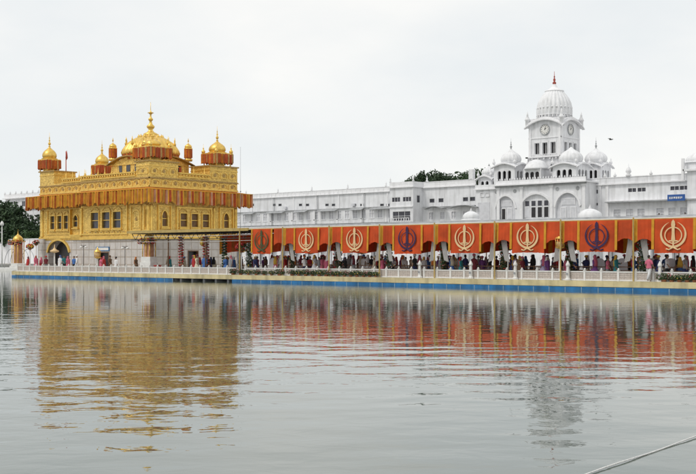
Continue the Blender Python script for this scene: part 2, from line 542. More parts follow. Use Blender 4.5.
# ------------------------------------------------------------------ golden temple
XR = -87.4; YL = 68.0                      # near corner
X81 = wx(81, YL); YW = 69.0; XL = wx(40, YW); YB = 80.2
temple = thing('golden_temple', ((XR+XL)/2, 74, .6), 'gilded two storey temple with white marble base standing in the pool', 'temple')
Z1, Z2 = 4.1, 10.6
zc = 12.05
MLf = LM((0,0,0))                         # faces towards -Y : local x = X, y = Y
MRt = Matrix.Translation((XR, 0, 0)) @ Matrix.Rotation(PI/2, 4, 'Z')   # faces +X : local x = Y, local y = inward
def temple_walls():
    g = MB().use(gold)
    m = MB().use(marble)
    # openings, front (main)
    ops = []
    wins = []
    for px in (95.2, 106.4, 117.4):
        a = wx(px, YL); ops.append((a-.78, a+.78, 5.2, 7.1, 0)); wins.append(('F', a-.78, a+.78, 5.2, 7.1, 0, 3, 3))
    g.wall(X81, XR, Z1, Z2, YL, ops, .3)
    # wing
    wo = []
    for px in (53, 60, 66.5):
        a = wx(px, YW); wo.append((a-.5, a+.5, 5.3, 7.0, 0)); wins.append(('W', a-.5, a+.5, 5.3, 7.0, 0, 2, 3))
    a = wx(76, YW); wo.append((a-.5, a+.5, 5.5, 7.0, .5)); wins.append(('W', a-.5, a+.5, 5.5, 7.0, .5, 2, 2))
    g.wall(XL, X81, Z1, Z2, YW, wo, .3)
    g.add([(X81,YW,Z1),(X81,YL,Z1),(X81,YL,Z2),(X81,YW,Z2)], [(0,1,2,3)])
    g.add([(XL,YB,Z1),(XL,YW,Z1),(XL,YW,Z2),(XL,YB,Z2)], [(0,1,2,3)])
    g.add([(XR,YB,Z1),(XL,YB,Z1),(XL,YB,Z2),(XR,YB,Z2)], [(0,1,2,3)])
    # right
    ro = []
    for px in (183.5, 194.5, 205.5):
        b = wy(px, XR); ro.append((b-.55, b+.55, 5.3, 6.9, 0)); wins.append(('R', b-.55, b+.55, 5.3, 6.9, 0, 2, 3))
    for px in (164.5, 226):
        b = wy(px, XR); ro.append((b-.45, b+.45, 5.3, 7.1, .6)); wins.append(('R', b-.45, b+.45, 5.3, 7.1, .6, 2, 3))
    g2 = MB(MRt).use(gold); g2.wall(YL, YB, Z1, Z2, 0, ro, .3)
    g.v += g2.v; off = len(g.v) - len(g2.v); g.f += [tuple(i+off for i in f) for f in g2.f]; g.mi += [0]*len(g2.f); g.sm += g2.sm
    g.add([(XL,YW,Z2),(X81,YW,Z2),(X81,YB,Z2),(XL,YB,Z2)], [(0,1,2,3)])
    g.add([(X81,YL,Z2),(XR,YL,Z2),(XR,YB,Z2),(X81,YB,Z2)], [(0,1,2,3)])
    gw = g.build('gilded_wall', temple)
    # marble storey
    dm = wx(102.5, YL)
    mo = [(dm-1.1, dm+1.1, .6, 2.75, 0)]
    m.wall(X81, XR, .6, Z1, YL+.06, mo, .5)
    ax0, ax1 = wx(48, YW), wx(69, YW)
    wm = MB().use(marble).wall(XL, X81, .6, Z1, YW+.06, [(ax0, ax1, .6, Z1-.02, 1.4)], .9)
    m.v += wm.v; off = len(m.v)-len(wm.v); m.f += [tuple(i+off for i in f) for f in wm.f]; m.mi += [0]*len(wm.f); m.sm += wm.sm
    m.add([(X81,YW+.06,.6),(X81,YL+.06,.6),(X81,YL+.06,Z1),(X81,YW+.06,Z1)], [(0,1,2,3)])
    m.add([(XL+.02,YB,.6),(XL+.02,YW+.06,.6),(XL+.02,YW+.06,Z1),(XL+.02,YB,Z1)], [(0,1,2,3)])
    m.add([(XR,YB-.02,.6),(XL,YB-.02,.6),(XL,YB-.02,Z1),(XR,YB-.02,Z1)], [(0,1,2,3)])
    dr = wy(193.5, XR)
    mr = MB(MRt).use(marble).wall(YL+.06, YB, .6, Z1, .06, [(dr-.75, dr+.75, .6, 2.9, 0)], .5)
    m.v += mr.v; off = len(m.v)-len(mr.v); m.f += [tuple(i+off for i in f) for f in mr.f]; m.mi += [0]*len(mr.f); m.sm += mr.sm
    m.build('marble_wall', temple)
    # doors
    for M, a0, a1, b1, y, arch in ((MLf, dm-1.1, dm+1.1, 2.75, YL+.06, 0), (MRt, dr-.75, dr+.75, 2.9, .06, 0)):
        f = MB(M).use(wood); f.box(a0, a0+.1, y-.03, y+.3, .6, b1-.1); f.box(a1-.1, a1, y-.03, y+.3, .6, b1-.1); f.box(a0, a1, y-.03, y+.3, b1-.1, b1)
        d = f.build('doorway', temple)
        MB(M).use(dark).box(a0+.1, a1-.1, y+.4, y+.44, .6, b1-.1).build('door_leaf', d)
    f = MB().use(goldp); f.ring(arch_pts(ax0-.25, ax1+.25, Z1+.22, 1.55), arch_pts(ax0, ax1, Z1-.02, 1.4), YW-.1, YW+.3)
    d = f.build('arched_gateway', temple)
    MB().use(dark).box(ax0+.02, ax1-.02, YW+.95, YW+1.0, .6, Z1-.03).build('door_leaf', d)
    sg = MB().use(bluem).box(dm-1.2, dm+1.2, YL-.02, YL+.05, 2.85, 3.3); sg.use(whitep).box(dm-1.1, dm+1.1, YL-.035, YL-.022, 2.93, 3.22)
    sg.build('door_lintel', temple)
    for side, a0, a1, b0, b1, ar, nx, nz in wins:
        M, y = {'F': (MLf, YL), 'W': (MLf, YW), 'R': (MRt, 0)}[side]
        window(temple, M, a0, a1, b0, b1, y + .0, pane=(shut if side == 'R' else darkw), frame=goldp, nx=1, nz=2, arch=ar, t=.1, proud=.1)
        # scalloped hood and sill brackets
        h = MB(M).use(goldp)
        if not ar:
            h.use(gold).ring(arch_pts(a0-.02, a1+.02, b1+.42, .38), arch_pts(a0+.08, a1-.08, b1+.33, .3), y-.07, y-.002); h.use(goldp)
        if not ar: h.build('window_hood', temple)
        MB(M).use(goldp).box(a0-.12, a1+.12, y-.22, y-.002, b0-.16, b0-.04).build('window_sill', temple)
temple_walls()

def mould(M, a0, a1, y, z, h, out, m=goldp, name='cornice', beads=0, par=None):
    c = MB(M).use(m)
    c.box(a0-out, a1+out, y-out, y-.002, z, z+h*.4)
    c.box(a0-out*.6, a1+out*.6, y-out*.6, y-.002, z+h*.4+.002, z+h)
    if beads:
        n = int((a1-a0)/beads)
        for i in range(n):
            x = a0 + (i+.5)*(a1-a0)/n
            c.lathe(x, y-out*.7, [(.02,z+h),(.09,z+h+.06),(.1,z+h+.12),(.03,z+h+.2),(.05,z+h+.25),(.01,z+h+.42)], 6)
    return c.build(name, par or temple)
def panel(M, a0, a1, z0, z1, y, w=.12, out=.08, par=None, m=goldp, name='wall_panel'):
    c = MB(M).use(m)
    c.box(a0, a0+w, y-out, y-.002, z0, z1); c.box(a1-w, a1, y-out, y-.002, z0, z1)
    c.box(a0+w, a1-w, y-out, y-.002, z0, z0+w); c.box(a0+w, a1-w, y-out, y-.002, z1-w, z1)
    return c.build(name, par or temple)
# ledges between marble and gilt, panel frames
mould(MLf, X81, XR, YL, 4.08, .32, .16); mould(MLf, XL, X81-.2, YW, 4.3, .25, .12); mould(MRt, YL, YB, 0, 4.08, .32, .16)
panel(MLf, X81+.15, wx(128, YL), 4.6, 7.75, YL, .14, .12)
panel(MLf, wx(131, YL), wx(141.5, YL), 4.9, 7.6, YL)
panel(MLf, wx(144, YL), XR-.15, 4.9, 7.6, YL)
panel(MLf, wx(47.5, YW), wx(70.5, YW), 4.75, 7.7, YW)
panel(MLf, wx(71.5, YW), X81-.1, 4.6, 7.7, YW, .12, .3)
panel(MRt, wy(157.5, XR), wy(171, XR), 4.75, 7.6, 0, .12, .14)
panel(MRt, wy(176, XR), wy(211.5, XR), 4.75, 7.5, 0, .14, .12)
panel(MRt, wy(219, XR), wy(233, XR), 4.75, 7.6, 0, .12, .14)
c = MB().use(goldp)       # corbelled foot of oriel
oa, ob = wx(71.5, YW), X81-.1
for i in range(4): c.box(oa+.1*i, ob-.1*i, YW-.28+.06*i, YW-.002, 4.6-.12*(i+1), 4.6-.12*i-.002)
c.build('corbel', temple)
def reliefs(M, a0, a1, y, z0, z1, w):
    n = max(1, int((a1-a0)/w)); st = (a1-a0)/n
    for i in range(n):
        a = a0+st*i+.1; b = a0+st*(i+1)-.1
        c = MB(M).use(goldp); c.ring(arch_pts(a, b, z1, .3), arch_pts(a+.09, b-.09, z1-.09, .26), y-.05, y-.002)
        c.box(a, a+.08, y-.05, y-.002, z0, z1-.3); c.box(b-.08, b, y-.05, y-.002, z0, z1-.3); c.box(a, b, y-.06, y-.002, z0-.08, z0)
        c.use(goldd).prism([(p[0], p[1]) for p in reversed(arc_((a+b)/2, (z0+z1)/2-.05, min(.18, (b-a)*.22), 0, 2*PI, 10)[:-1])], y-.045, y-.002)
        c.build('relief_panel', temple)
def arc_(cx, cz, r, a0, a1, n=20): return [(cx+r*math.cos(a0+(a1-a0)*i/n), cz+r*math.sin(a0+(a1-a0)*i/n)) for i in range(n+1)]
reliefs(MLf, X81+.2, XR-.1, YL, 9.68, 10.27, 1.3); reliefs(MLf, XL+.1, X81-.4, YW, 9.68, 10.27, 1.3); reliefs(MRt, YL+.1, YB-.1, 0, 9.68, 10.27, 1.3)
reliefs(MLf, wx(136,YL)+.15, XR-.1, YL, 10.85, 11.5, 1.1); reliefs(MRt, YL+.1, wy(178,XR)-.1, 0, 10.85, 11.5, 1.1); reliefs(MRt, wy(210,XR)+.1, YB-.1, 0, 10.85, 11.5, 1.1)
reliefs(MLf, wx(132,YL), wx(140.5,YL), YL, 5.3, 7.1, 1.0); reliefs(MLf, wx(145,YL), XR-.45, YL, 5.3, 7.1, 1.0)
reliefs(MLf, X81+.3, wx(127,YL), YL, 4.8, 5.02, 1.0)
# corner pilasters
for M, x, y in ((MLf, XR-.2, YL), (MLf, X81+.05, YL), (MLf, XL+.55, YW), (MRt, YL+.25, 0), (MRt, YB-.3, 0), (MRt, wy(214, XR), 0)):
    p = MB(M).use(goldp)
    p.lathe(x, y-.02, [(.16,4.45),(.2,4.6),(.13,4.75),(.13,7.1),(.19,7.3),(.12,7.45),(.2,7.6)], 8)
    p.build('pilaster', temple)
p = MB().use(marble).box(XL-.05, XL+1.1, YW-.25, YW+.05, .6, 4.28)
p.build('marble_pier', temple)
# upper band mouldings and parapets
for (M, a0, a1, y) in ((MLf, X81, XR, YL), (MLf, XL, X81-.25, YW), (MRt, YL, YB, 0)):
    mould(M, a0, a1, y, 9.42, .18, .1)
    mould(M, a0, a1, y, 10.3, .16, .12, goldd)
xa = wx(136, YL); yb1 = wy(178, XR); yb2 = wy(210, XR); xt = wx(66, YW+.5)
def parapet(M, a0, a1, y):
    c = MB(M).use(gold); c.box(a0, a1, y+.02, y+.22, Z2, 10.98)
    c.use(goldp).box(a0, a1, y-.1, y+.26, 10.98, 11.12); c.box(a0, a1, y-.12, y+.018, Z2, Z2+.12)
    n = int((a1-a0)/.42)
    for i in range(n):
        x = a0 + (i+.5)*(a1-a0)/n
        c.lathe(x, y+.0, [(.1,Z2+.13),(.13,Z2+.25),(.06,Z2+.36)], 6)
    n = max(2, int((a1-a0)/1.15))
    for i in range(n):
        x = a0 + (i+.5)*(a1-a0)/n
        c.lathe(x, y+.08, [(.1,11.12),(.13,11.2),(.05,11.27),(.08,11.36),(.03,11.42),(.015,11.85)], 6)
    c.build('parapet', temple)
parapet(MLf, X81-.01, xa, YL); parapet(MLf, xt, X81-.02, YW); parapet(MRt, yb1, yb2, 0)
parapet(MLf, X81, XR-.3, YB-.25)
def block(x0_, x1_, y0_, y1_, zt=zc):
    c = MB().use(gold); c.box(x0_, x1_, y0_, y1_, Z2+.002, zt)
    c.use(goldd).box(x0_-.14, x1_+.14, y0_-.14, y1_+.14, zt, zt+.14)
    c.use(goldp).box(x0_-.05, x1_+.05, y0_-.05, y1_+.05, zt-.45, zt-.36)
    c.build('corner_block', temple)
block(xa, XR, YL, yb1); block(XR-3.2, XR, yb2, YB); block(XL+.0, XL+2.9, YW, YW+2.9); block(XL+.1, XL+2.9, YB-2.9, YB-.01)

def cloth_skirt(mb, pts, z0, z1, closed=True, amp=.05, step=.16, cols=None, jag=.06, seed=1):
    """pleated cloth hanging round a path of x,y points"""
    r = random.Random(seed)
    P = list(pts) + ([pts[0]] if closed else [])
    for (ax, ay), (bx, by) in zip(P[:-1], P[1:]):
        L_ = math.hypot(bx-ax, by-ay); n = max(2, int(L_/step)); nx_, ny_ = (by-ay)/L_, -(bx-ax)/L_
        prev = None; lastz = z0
        for i in range(n+1):
            t = i/n; o = amp*math.sin(i*1.9) + amp*.5*math.sin(i*.7)
            x = ax+(bx-ax)*t + nx_*o; y = ay+(by-ay)*t + ny_*o
            zb = z0 + r.uniform(-jag, jag)
            cur = ((x,y,z1),(x+nx_*o*.5, y+ny_*o*.5, zb))
            if prev:
                m_ = cols(i-1, r) if cols else redc
                mb.use(m_)
                (p, q), (s_, u_) = prev, cur
                mb.add([p, q, u_, s_], [(0,1,2,3)])
                d = .015
                mb.add([(v[0]-nx_*d, v[1]-ny_*d, v[2]) for v in (p, q, u_, s_)], [(3,2,1,0)])
            prev = cur
def chhatri(cx, cy, side, z, rd, hd, hf, band=(12.5, 13.6), band_mat=None, corner=True, name='corner_kiosk', hfr=.13):
    b = MB().use(goldp)
    h = side/2
    b.box(cx-h*.9, cx+h*.9, cy-h*.9, cy+h*.9, z, z+.08)
    k = b.build(name, temple)
    MB().use(goldp).box(cx-h*.98, cx+h*.98, cy-h*.98, cy+h*.98, band[1]-.05, band[1]+.1).build('kiosk_roof', k)
    c = MB().use(goldp)
    for i in range(8):
        a = i/8*4; s_ = int(a); f = a-s_
        px_, py_ = [(-1+2*f,-1),(1,-1+2*f),(1-2*f,1),(-1,1-2*f)][s_]
        c2 = MB().use(goldp).lathe(cx+px_*h*.8, cy+py_*h*.8, [(.1,z+.08),(.06,z+.25),(.06,band[1]-.2),(.11,band[1]-.05)], 6)
        c2.build('column', k)
    c.box(cx-h*.45, cx+h*.45, cy-h*.45, cy+h*.45, z+.08, band[1]-.05); c.use(goldp); c.build('inner_core', k)
    bd = MB()
    cols = lambda i, r: r.choice((rustc, rustc, deepor, deepor, orangec, goldd))
    cloth_skirt(bd, [(cx-h,cy-h),(cx+h,cy-h),(cx+h,cy+h),(cx-h,cy+h)], band[0]+.05, band[1], True, .06, .13, cols, .14, int(abs(cx*10)))
    bd.build('cloth_band', k)
    d = MB().use(goldp)
    d.lathe(cx, cy, [(rd*1.12, band[1]+.1), (rd*1.15, band[1]+.2), (rd*.95, band[1]+.28)], 16, smooth=False)
    d.lathe(cx, cy, dome_prof(rd, band[1]+.28, hd), 32, 16, .08, cap=False)
    d.build('dome', k)
    f = MB().use(goldp).lathe(cx, cy, finial_prof(band[1]+.28+hd*1.02, hf, hfr), 10); f.build('finial', k)
    if corner:
        for sx in (-1,1):
            for sy in (-1,1):
                q = MB().use(goldp).lathe(cx+sx*h*.85, cy+sy*h*.85, [(.14,band[1]+.1),(.2,band[1]+.2),(.22,band[1]+.32),(.12,band[1]+.46),(.05,band[1]+.55),(.09,band[1]+.65),(.02,band[1]+.75),(.01,band[1]+1.15)], 8)
                q.build('corner_finial', k)
    return k
chhatri(XR-1.65, YL+1.7, 2.95, zc+.14, .85, .75, 1.0)
chhatri(XR-1.6, YB-1.55, 2.55, zc+.14, .92, 1.15, 1.7)
lx, ly = wx(49.5, YW+1.45), YW+1.45
chhatri(lx, ly, 1.9, zc+.14, .82, 1.25, 1.75, corner=False)
chhatri(wx(102, YB-1.4), YB-1.4, 1.9, zc+.14, .82, 1.2, 1.7, corner=False)
# central pavilion and main dome
DX, DY = -95.0, 74.1
def main_dome():
    m = MB().use(gold)
    m.box(DX-3, DX+3, DY-3, DY+3, Z2+.002, 12.9)
    pv = m.build('roof_pavilion', temple)
    e = MB()
    for rot in range(4):                       # bowed eaves
        M = LM((DX, DY, 0), rot*PI/2)
        q = MB(M).use(goldd)
        n = 14; up = []; lo = []
        for i in range(n+1):
            x = -3.5 + 7.0*i/n; z = 12.35 + .85*math.cos(x/3.5*PI/2)
            up.append((x, z+.1)); lo.append((x, z))
        q.ring(up, lo, -3.5, -2.9)
        q.use(gold).ring([(x*.8, z-.02) for x, z in lo], [(x*.8, 12.3) for x, z in lo], -3.1, -2.95)
        o = q.build('bowed_eave', pv)
    w = MB().use(darkw)
    for i in range(3):
        w.box(DX-1.9+1.5*i, DX-1.2+1.5*i, DY-3.03, DY-2.99, 11.3, 12.3)
        w.box(DX+2.99, DX+3.03, DY-1.9+1.5*i, DY-1.2+1.5*i, 11.3, 12.3)
    w.build('pavilion_window', pv)
    d = MB().use(goldp)
    d.lathe(DX, DY, [(2.7,12.9),(3.0,13.3),(3.1,13.45),(2.95,13.6)], 32, smooth=False)
    pr = [(3.1,13.55),(3.18,13.75),(3.05,14.1),(2.75,14.55),(2.35,14.98),(1.75,15.36),(1.2,15.62),(.7,15.85),(.5,15.92)]
    d.lathe(DX, DY, pr, 144, 32, .08, cap=False)
    n = 16
    for i in range(n):                         # lotus petals round the crown
        a = 2*PI*i/n
        d.lathe(DX+1.35*math.cos(a), DY+1.35*math.sin(a), [(.02,15.35),(.17,15.5),(.1,15.66),(.01,15.85)], 6)
    dd = d.build('main_dome', temple)
    f = MB().use(goldp)
    f.lathe(DX, DY, [(.85,15.75),(.8,15.95),(.4,16.15),(.22,16.4),(.42,16.65),(.46,16.8),(.2,17.05),(.13,17.35),(.26,17.5),(.28,17.6),(.1,17.8),(.08,18.1),(.2,18.2),(.2,18.32),(.05,18.5),(.03,18.8),(.02,19.5)], 12)
    f.build('spire', dd)
    u = MB().use(goldp).lathe(DX, DY, [(.02,18.42),(.34,18.32),(.36,18.28),(.02,18.34)], 14)
    u.build('spire_parasol', dd)
    for i in range(12):
        a = 2*PI*i/12+.1
        MB().use(goldp).lathe(DX+2.75*math.cos(a), DY+2.75*math.sin(a), [(.1,14.5),(.16,14.75),(.05,14.95),(.09,15.05),(.01,15.5)], 6).build('dome_finial', dd)
    b = MB()
    pts = [(DX+3.12*math.cos(2*PI*i/16), DY+3.12*math.sin(2*PI*i/16)) for i in range(16)]
    cloth_skirt(b, list(reversed(pts)), 12.9, 13.7, True, .04, .15, lambda i, r: r.choice((rustc, deepor, orangec)), .06, 5)
    b.build('cloth_band', dd)
    for sx in (-1,1):
        for sy in (-1,1):
            x, y = DX+sx*2.95, DY+sy*2.95
            k = MB().use(goldp).lathe(x, y, [(.45,12.9),(.5,13.1),(.35,13.2),(.35,14.2),(.5,14.3),(.42,14.4)], 10).build('pavilion_kiosk', temple)
            c = MB()
            cloth_skirt(c, [(x+.45*math.cos(-2*PI*i/8), y+.45*math.sin(-2*PI*i/8)) for i in range(8)], 13.25, 14.3, True, .03, .12, lambda i, r: r.choice((rustc, rustc, deepor, orangec)), .05, 3)
            c.build('cloth_band', k)
            MB().use(goldp).lathe(x, y, dome_prof(.42, 14.4, .5)+[(.03,15.05),(.08,15.12),(.01,15.5)], 10, cap=False).build('dome', k)
main_dome()
# roof clutter
m = MB().use(rustc)
for i in range(6): m.box(XR-.9-.25*i, XR-.75-.25*i, wy(186,XR)-.2+i*.2, wy(186,XR)+i*.2, Z2, 11.6+.1*(i % 3))
m.build('roof_awning_frame', temple)

# ------------------------------------------------------------------ temple awning
def awning():
    out = 1.0
    t = thing('temple_awning', (XR, YL, 7.6), 'orange and yellow pleated cloth awning hung round the gilded temple', 'awning')
    def cols(i, r):
        k = i % 10
        if k in (0, 4, 7): return yelc
        if k in (1, 5): return deepor
        if k in (2, 7) and r.random() < .6: return goldcloth
        if k == 6: return pinkc
        if k == 9: return rustc
        if k == 3: return goldcloth
        return orangec
    path = [(XL-1.4, YB), (XL-1.4, YW-out), (X81-.4, YW-out-.25), (X81, YL-out), (XR+out, YL-out), (XR+out, YB+1.4), (XR-2, YB+1.5)]
    m = MB(); cloth_skirt(m, path, 7.78, 9.15, False, .09, .15, cols, .22, 3)
    m.build('hanging_cloth', t)
    m = MB().use(orangec)
    inn = [(XL+.1, YB), (XL+.1, YW), (X81-.1, YW), (X81, YL), (XR, YL), (XR, YB), (XR-2, YB)]
    for i in range(len(path)-1):
        a, b = path[i], path[i+1]; c, d = inn[i+1], inn[i]
        for dz in (0, .03):
            m.add([(a[0],a[1],9.12+dz),(b[0],b[1],9.12+dz),(c[0],c[1],9.35+dz),(d[0],d[1],9.35+dz)], [(0,1,2,3)])
    m.build('sloping_cloth', t)
    m = MB().use(yelc)
    for a, b in zip(path[:-1], path[1:]):
        m.tube([(a[0],a[1],9.16),(b[0],b[1],9.16)], .05, 6)
    m.build('top_pole', t)
awning()

# poles on the roof
px_, py_ = wx(66, YW+2.3), YW+2.3
t = thing('flag_pole', (px_, py_, 12), 'red cloth-wrapped pole rising beside the left roof kiosk of the temple', 'pole')
MB().use(rustc).tube([(px_,py_,10.6),(px_,py_,14.6)], [.06,.05], 8).build('pole', t)
MB().use(redfin).lathe(px_+.12, py_, [(.02,13.6),(.14,13.8),(.1,14.3),(.02,14.7)], 8).build('pennant', t)
px_ = XR+1.35; py_ = wy(240.5, px_)
t = thing('lightning_rod', (px_, py_, .6), 'thin grey mast standing at the right corner of the temple', 'mast')
MB().use(steel).tube([(px_,py_,.6),(px_,py_,7),(px_,py_,14.3)], [.035,.025,.015], 8).build('mast', t)
MB().use(steel).lathe(px_, py_, [(.02,9.3),(.09,9.4),(.02,9.5)], 8).build('collar', t)

# ------------------------------------------------------------------ canopy over the causeway
PER = 5.34; P0 = -31.6; YP = 63.85
ZR = 4.62
poles = [P0 + PER*k for k in range(-7, 7)]
canopy = thing('causeway_canopy', (P0, 67, .6), 'long flat-roofed canopy with yellow edge beam along the causeway', 'canopy')
m = MB().use(washtrim)
XC0, XC1 = -85.6, poles[-1]+.4
m.box(XC0, XC1, YP+.1, 70.6, ZR+.02, ZR+.12)
m.use(greytrim).box(-62, XC1, YP+1.2, 69.8, ZR+.122, ZR+.3)
m.build('roof', canopy)
m = MB().use(yelp); m.box(XC0, -68.2, YP-.02, YP+.08, ZR-.12, ZR+.14); m.box(-68.19, XC1, YP-.0, YP+.08, ZR-.04, ZR+.06); m.box(XC0, XC1, 70.6, 70.7, ZR-.12, ZR+.14)
m.build('edge_beam', canopy)
m = MB().use(darksteel)
x = XC0+.5; i = 0
while x < -66:
    m.tube([(x,YP+.2,ZR-.1),(x+.6,YP+.2,ZR-.75),(x+1.2,YP+.2,ZR-.1)], .035, 5); x += 1.2
m.tube([(XC0+.5,YP+.2,ZR-.75),(-66,YP+.2,ZR-.75)], .035, 5)
x = XC0+.5
while x < XC1:
    m.box(x-.05, x+.05, YP+.3, 70.5, ZR-.16, ZR+.01); x += 1.335
m.build('truss', canopy)
m = MB().use(whitep)
for z in (ZR-.45, ZR-.95): m.tube([(XC0+1, YP+.05, z), (-75, YP+.05, z-.06), (-66.5, YP+.05, z)], .02, 5)
m.build('wire', canopy)
for X in poles:
    for (Y, mt) in ((YP-.28, yelp), (70.45, whitep)):
        MB().use(mt).box(X-.04, X+.04, Y-.04, Y+.04, .63 if Y < 65 else .6, ZR-.12 if Y > 65 else ZR+.14).build('pole', canopy)
for X in (-74.4, -79.8):
    MB().use(wood).tube([(X,YP+.5,.6),(X,YP+.5,ZR)], .07, 8).build('pole', canopy)

m = MB()
cloth_panel_cols = None
t_far = thing('far_valance', (-50, 70.3, 4), 'long dark red valance added on the far side to darken the causeway canopy', 'valance')  # far row of cloth, added and hung low to darken the canopy interior
nn = 170
for i in range(nn):
    a = -79 + (-17+79)*i/nn; b = a + 62/nn; zb = 2.45 + .3*abs(math.sin(i*PI/17)); zb2 = 2.45+.3*abs(math.sin((i+1)*PI/17)); y_ = 70.1 + .05*math.sin(i*2.1); y2_ = 70.1 + .05*math.sin((i+1)*2.1)
    m.use(yelc if i % 17 == 0 else deepor if i % 5 == 0 else redc)
    m.add([(a,y_,zb),(b,y2_,zb2),(b,y2_,ZR-.2),(a,y_,ZR-.2)], [(0,1,2,3)]); m.add([(a,y_+.02,zb),(b,y2_+.02,zb2),(b,y2_+.02,ZR-.2),(a,y_+.02,ZR-.2)], [(3,2,1,0)])
m.build('cloth', t_far)
m = MB().use(rustc).box(-68, XC1-.2, YP+.4, 70, ZR-.24, ZR-.18); m.build('ceiling_cloth', canopy)
def thick_poly(mb, poly, y0, y1): mb.prism(poly, y0, y1)
def arc(cx, cz, r, a0, a1, n=20): return [(cx+r*math.cos(a0+(a1-a0)*i/n), cz+r*math.sin(a0+(a1-a0)*i/n)) for i in range(n+1)]
def emblem(X_, Z_, y, m):
    """double-edged sword inside a ring, flanked by two crossed curved swords"""
    e = MB(Matrix.Translation((X_, 0, Z_)) @ Matrix.Diagonal((1.14, 1, 1.04, 1))).use(m)
    x = z = 0
    Y0, Y1 = y-.006, y
    e.ring(arc(x, z+.02, .52, 0, 2*PI, 40), arc(x, z+.02, .455, 0, 2*PI, 40), Y0, Y1)
    blade = [(0,.98),(.09,.86),(.12,.66),(.08,.45),(.085,.1),(.12,-.28),(-.12,-.28),(-.085,.1),(-.08,.45),(-.12,.66),(-.09,.86)]
    e.prism([(x+a, z+b) for a, b in reversed(blade)], Y0-.004, Y1-.016)
    e.prism([(x-.26,z-.36),(x+.26,z-.36),(x+.26,z-.28),(x-.26,z-.28)], Y0-.002, Y1)
    e.prism([(x-.05,z-.62),(x+.05,z-.62),(x+.05,z-.36),(x-.05,z-.36)], Y0-.002, Y1)
    e.prism([(p[0],p[1]) for p in arc(x, z-.68, .09, 0, 2*PI-.01, 10)[:-1]], Y0-.003, Y1)
    for s in (-1, 1):
        n = 24; outer = []; inner = []
        for i in range(n+1):
            t = i/n
            a = R(-108) + t*R(178)
            w = .14*math.sin(PI*min(1, .18+t*.82))**.8 * (1 - .25*t) + .01
            ro = .80; cz = z + .06
            outer.append((x+s*(ro*math.cos(a)-.03), cz+ro*1.0*math.sin(a)))
            inner.append((x+s*((ro-w)*math.cos(a)-.03), cz+(ro-w)*math.sin(a)))
        e.ring(outer, inner, Y0-.005-.004*(s > 0), Y1-.001)
        # handle sweeping across the foot
        e.tube([(x-s*.02,Y0,z-.72),(x-s*.25,Y0,z-.86),(x-s*.42,Y0,z-.80)], [.05,.045,.05], 6)
    return e
def cloth_panel(mb, x0, x1, z0, z1, y, matf, amp=.03, nx=26, wl=.5, scallop=0.0, seed=0, flare=0):
    r = random.Random(seed); ph = r.uniform(0, 6)
    th = .012
    def P(i, j):
        u = i/nx; x = x0+(x1-x0)*u
        v = j/4
        zb = z0 + scallop*(abs(2*u-1)**2) * -1 + r_j[i]
        z = z1 + (zb-z1)*v
        return (x, y + amp*math.sin(x*2*PI/wl+ph)*(.35+.65*v) + amp*.6*math.sin(x*2.1+v*2+ph) - .05*v, z)
    r_j = [r.uniform(-.015, .015) for _ in range(nx+1)]
    for i in range(nx):
        mb.use(matf((i+.5)/nx))
        for j in range(4):
            a, b, c, d = P(i,j), P(i,j+1), P(i+1,j+1), P(i+1,j)
            mb.add([a,b,c,d], [(0,1,2,3)], True)
            mb.add([(q[0],q[1]+th,q[2]) for q in (a,b,c,d)], [(3,2,1,0)], True)
ec = {0: ('cream', creamc), 1: ('navy', navyc), 2: ('cream', creamc), 3: ('cream', creamc), 4: ('navy', navyc), 5: ('cream', creamc), 6: ('cream', creamc), 7: ('dark green', greenc)}
ordn = ['first', 'second', 'third', 'fourth', 'fifth', 'sixth', 'seventh', 'eighth', 'ninth', 'tenth']
for k in range(-2, 8):
    X = P0 + PER/2 - PER*k
    nm, em = ec.get(k, ('cream', creamc))
    if k >= 0:
        lab = {0: 'orange banner with cream sword emblem, the rightmost banner on the canopy',
               1: 'orange banner with navy sword emblem, second banner from the right',
               2: 'orange banner with cream sword emblem below the large arched window of the clock tower building',
               3: 'orange banner with cream sword emblem right of the purple-navy one near the middle',
               4: 'orange banner with navy emblem in the middle of the canopy',
               5: 'orange banner with cream sword emblem just left of the middle navy emblem banner',
               6: 'orange banner with cream sword emblem next to the dark green emblem banner',
               7: 'narrow orange banner with dark green emblem, leftmost, nearest the golden temple'}[k]
    else:
        lab = 'orange banner with cream emblem just past the right edge of the view'
        if k == -2: continue
    t = thing('emblem_banner', (X, YP-.1, 3.5), lab, 'banner', 'emblem banners along the causeway canopy')
    hw = 1.3 if k < 7 else 1.15
    z0 = 2.5 + .035*((k*3) % 4 - 1.5)
    m = MB(); cloth_panel(m, X-hw, X+hw, z0, ZR, YP-.1, lambda u: redc, .028, 40, .45+.1*((k*7) % 4), 0.03*(k % 3), k)
    m.build('cloth', t)
    emblem(X, 3.55, YP-.2, em).build('emblem', t)
    for s in (-1, 1):
        m = MB(); cloth_panel(m, X+s*(hw+.08)-.09, X+s*(hw+.08)+.09, z0+.1+.15*((k+s) % 2), ZR, YP-.16, lambda u: yelc, .015, 4, .2, 0, k)
        m.build('yellow_border', t)
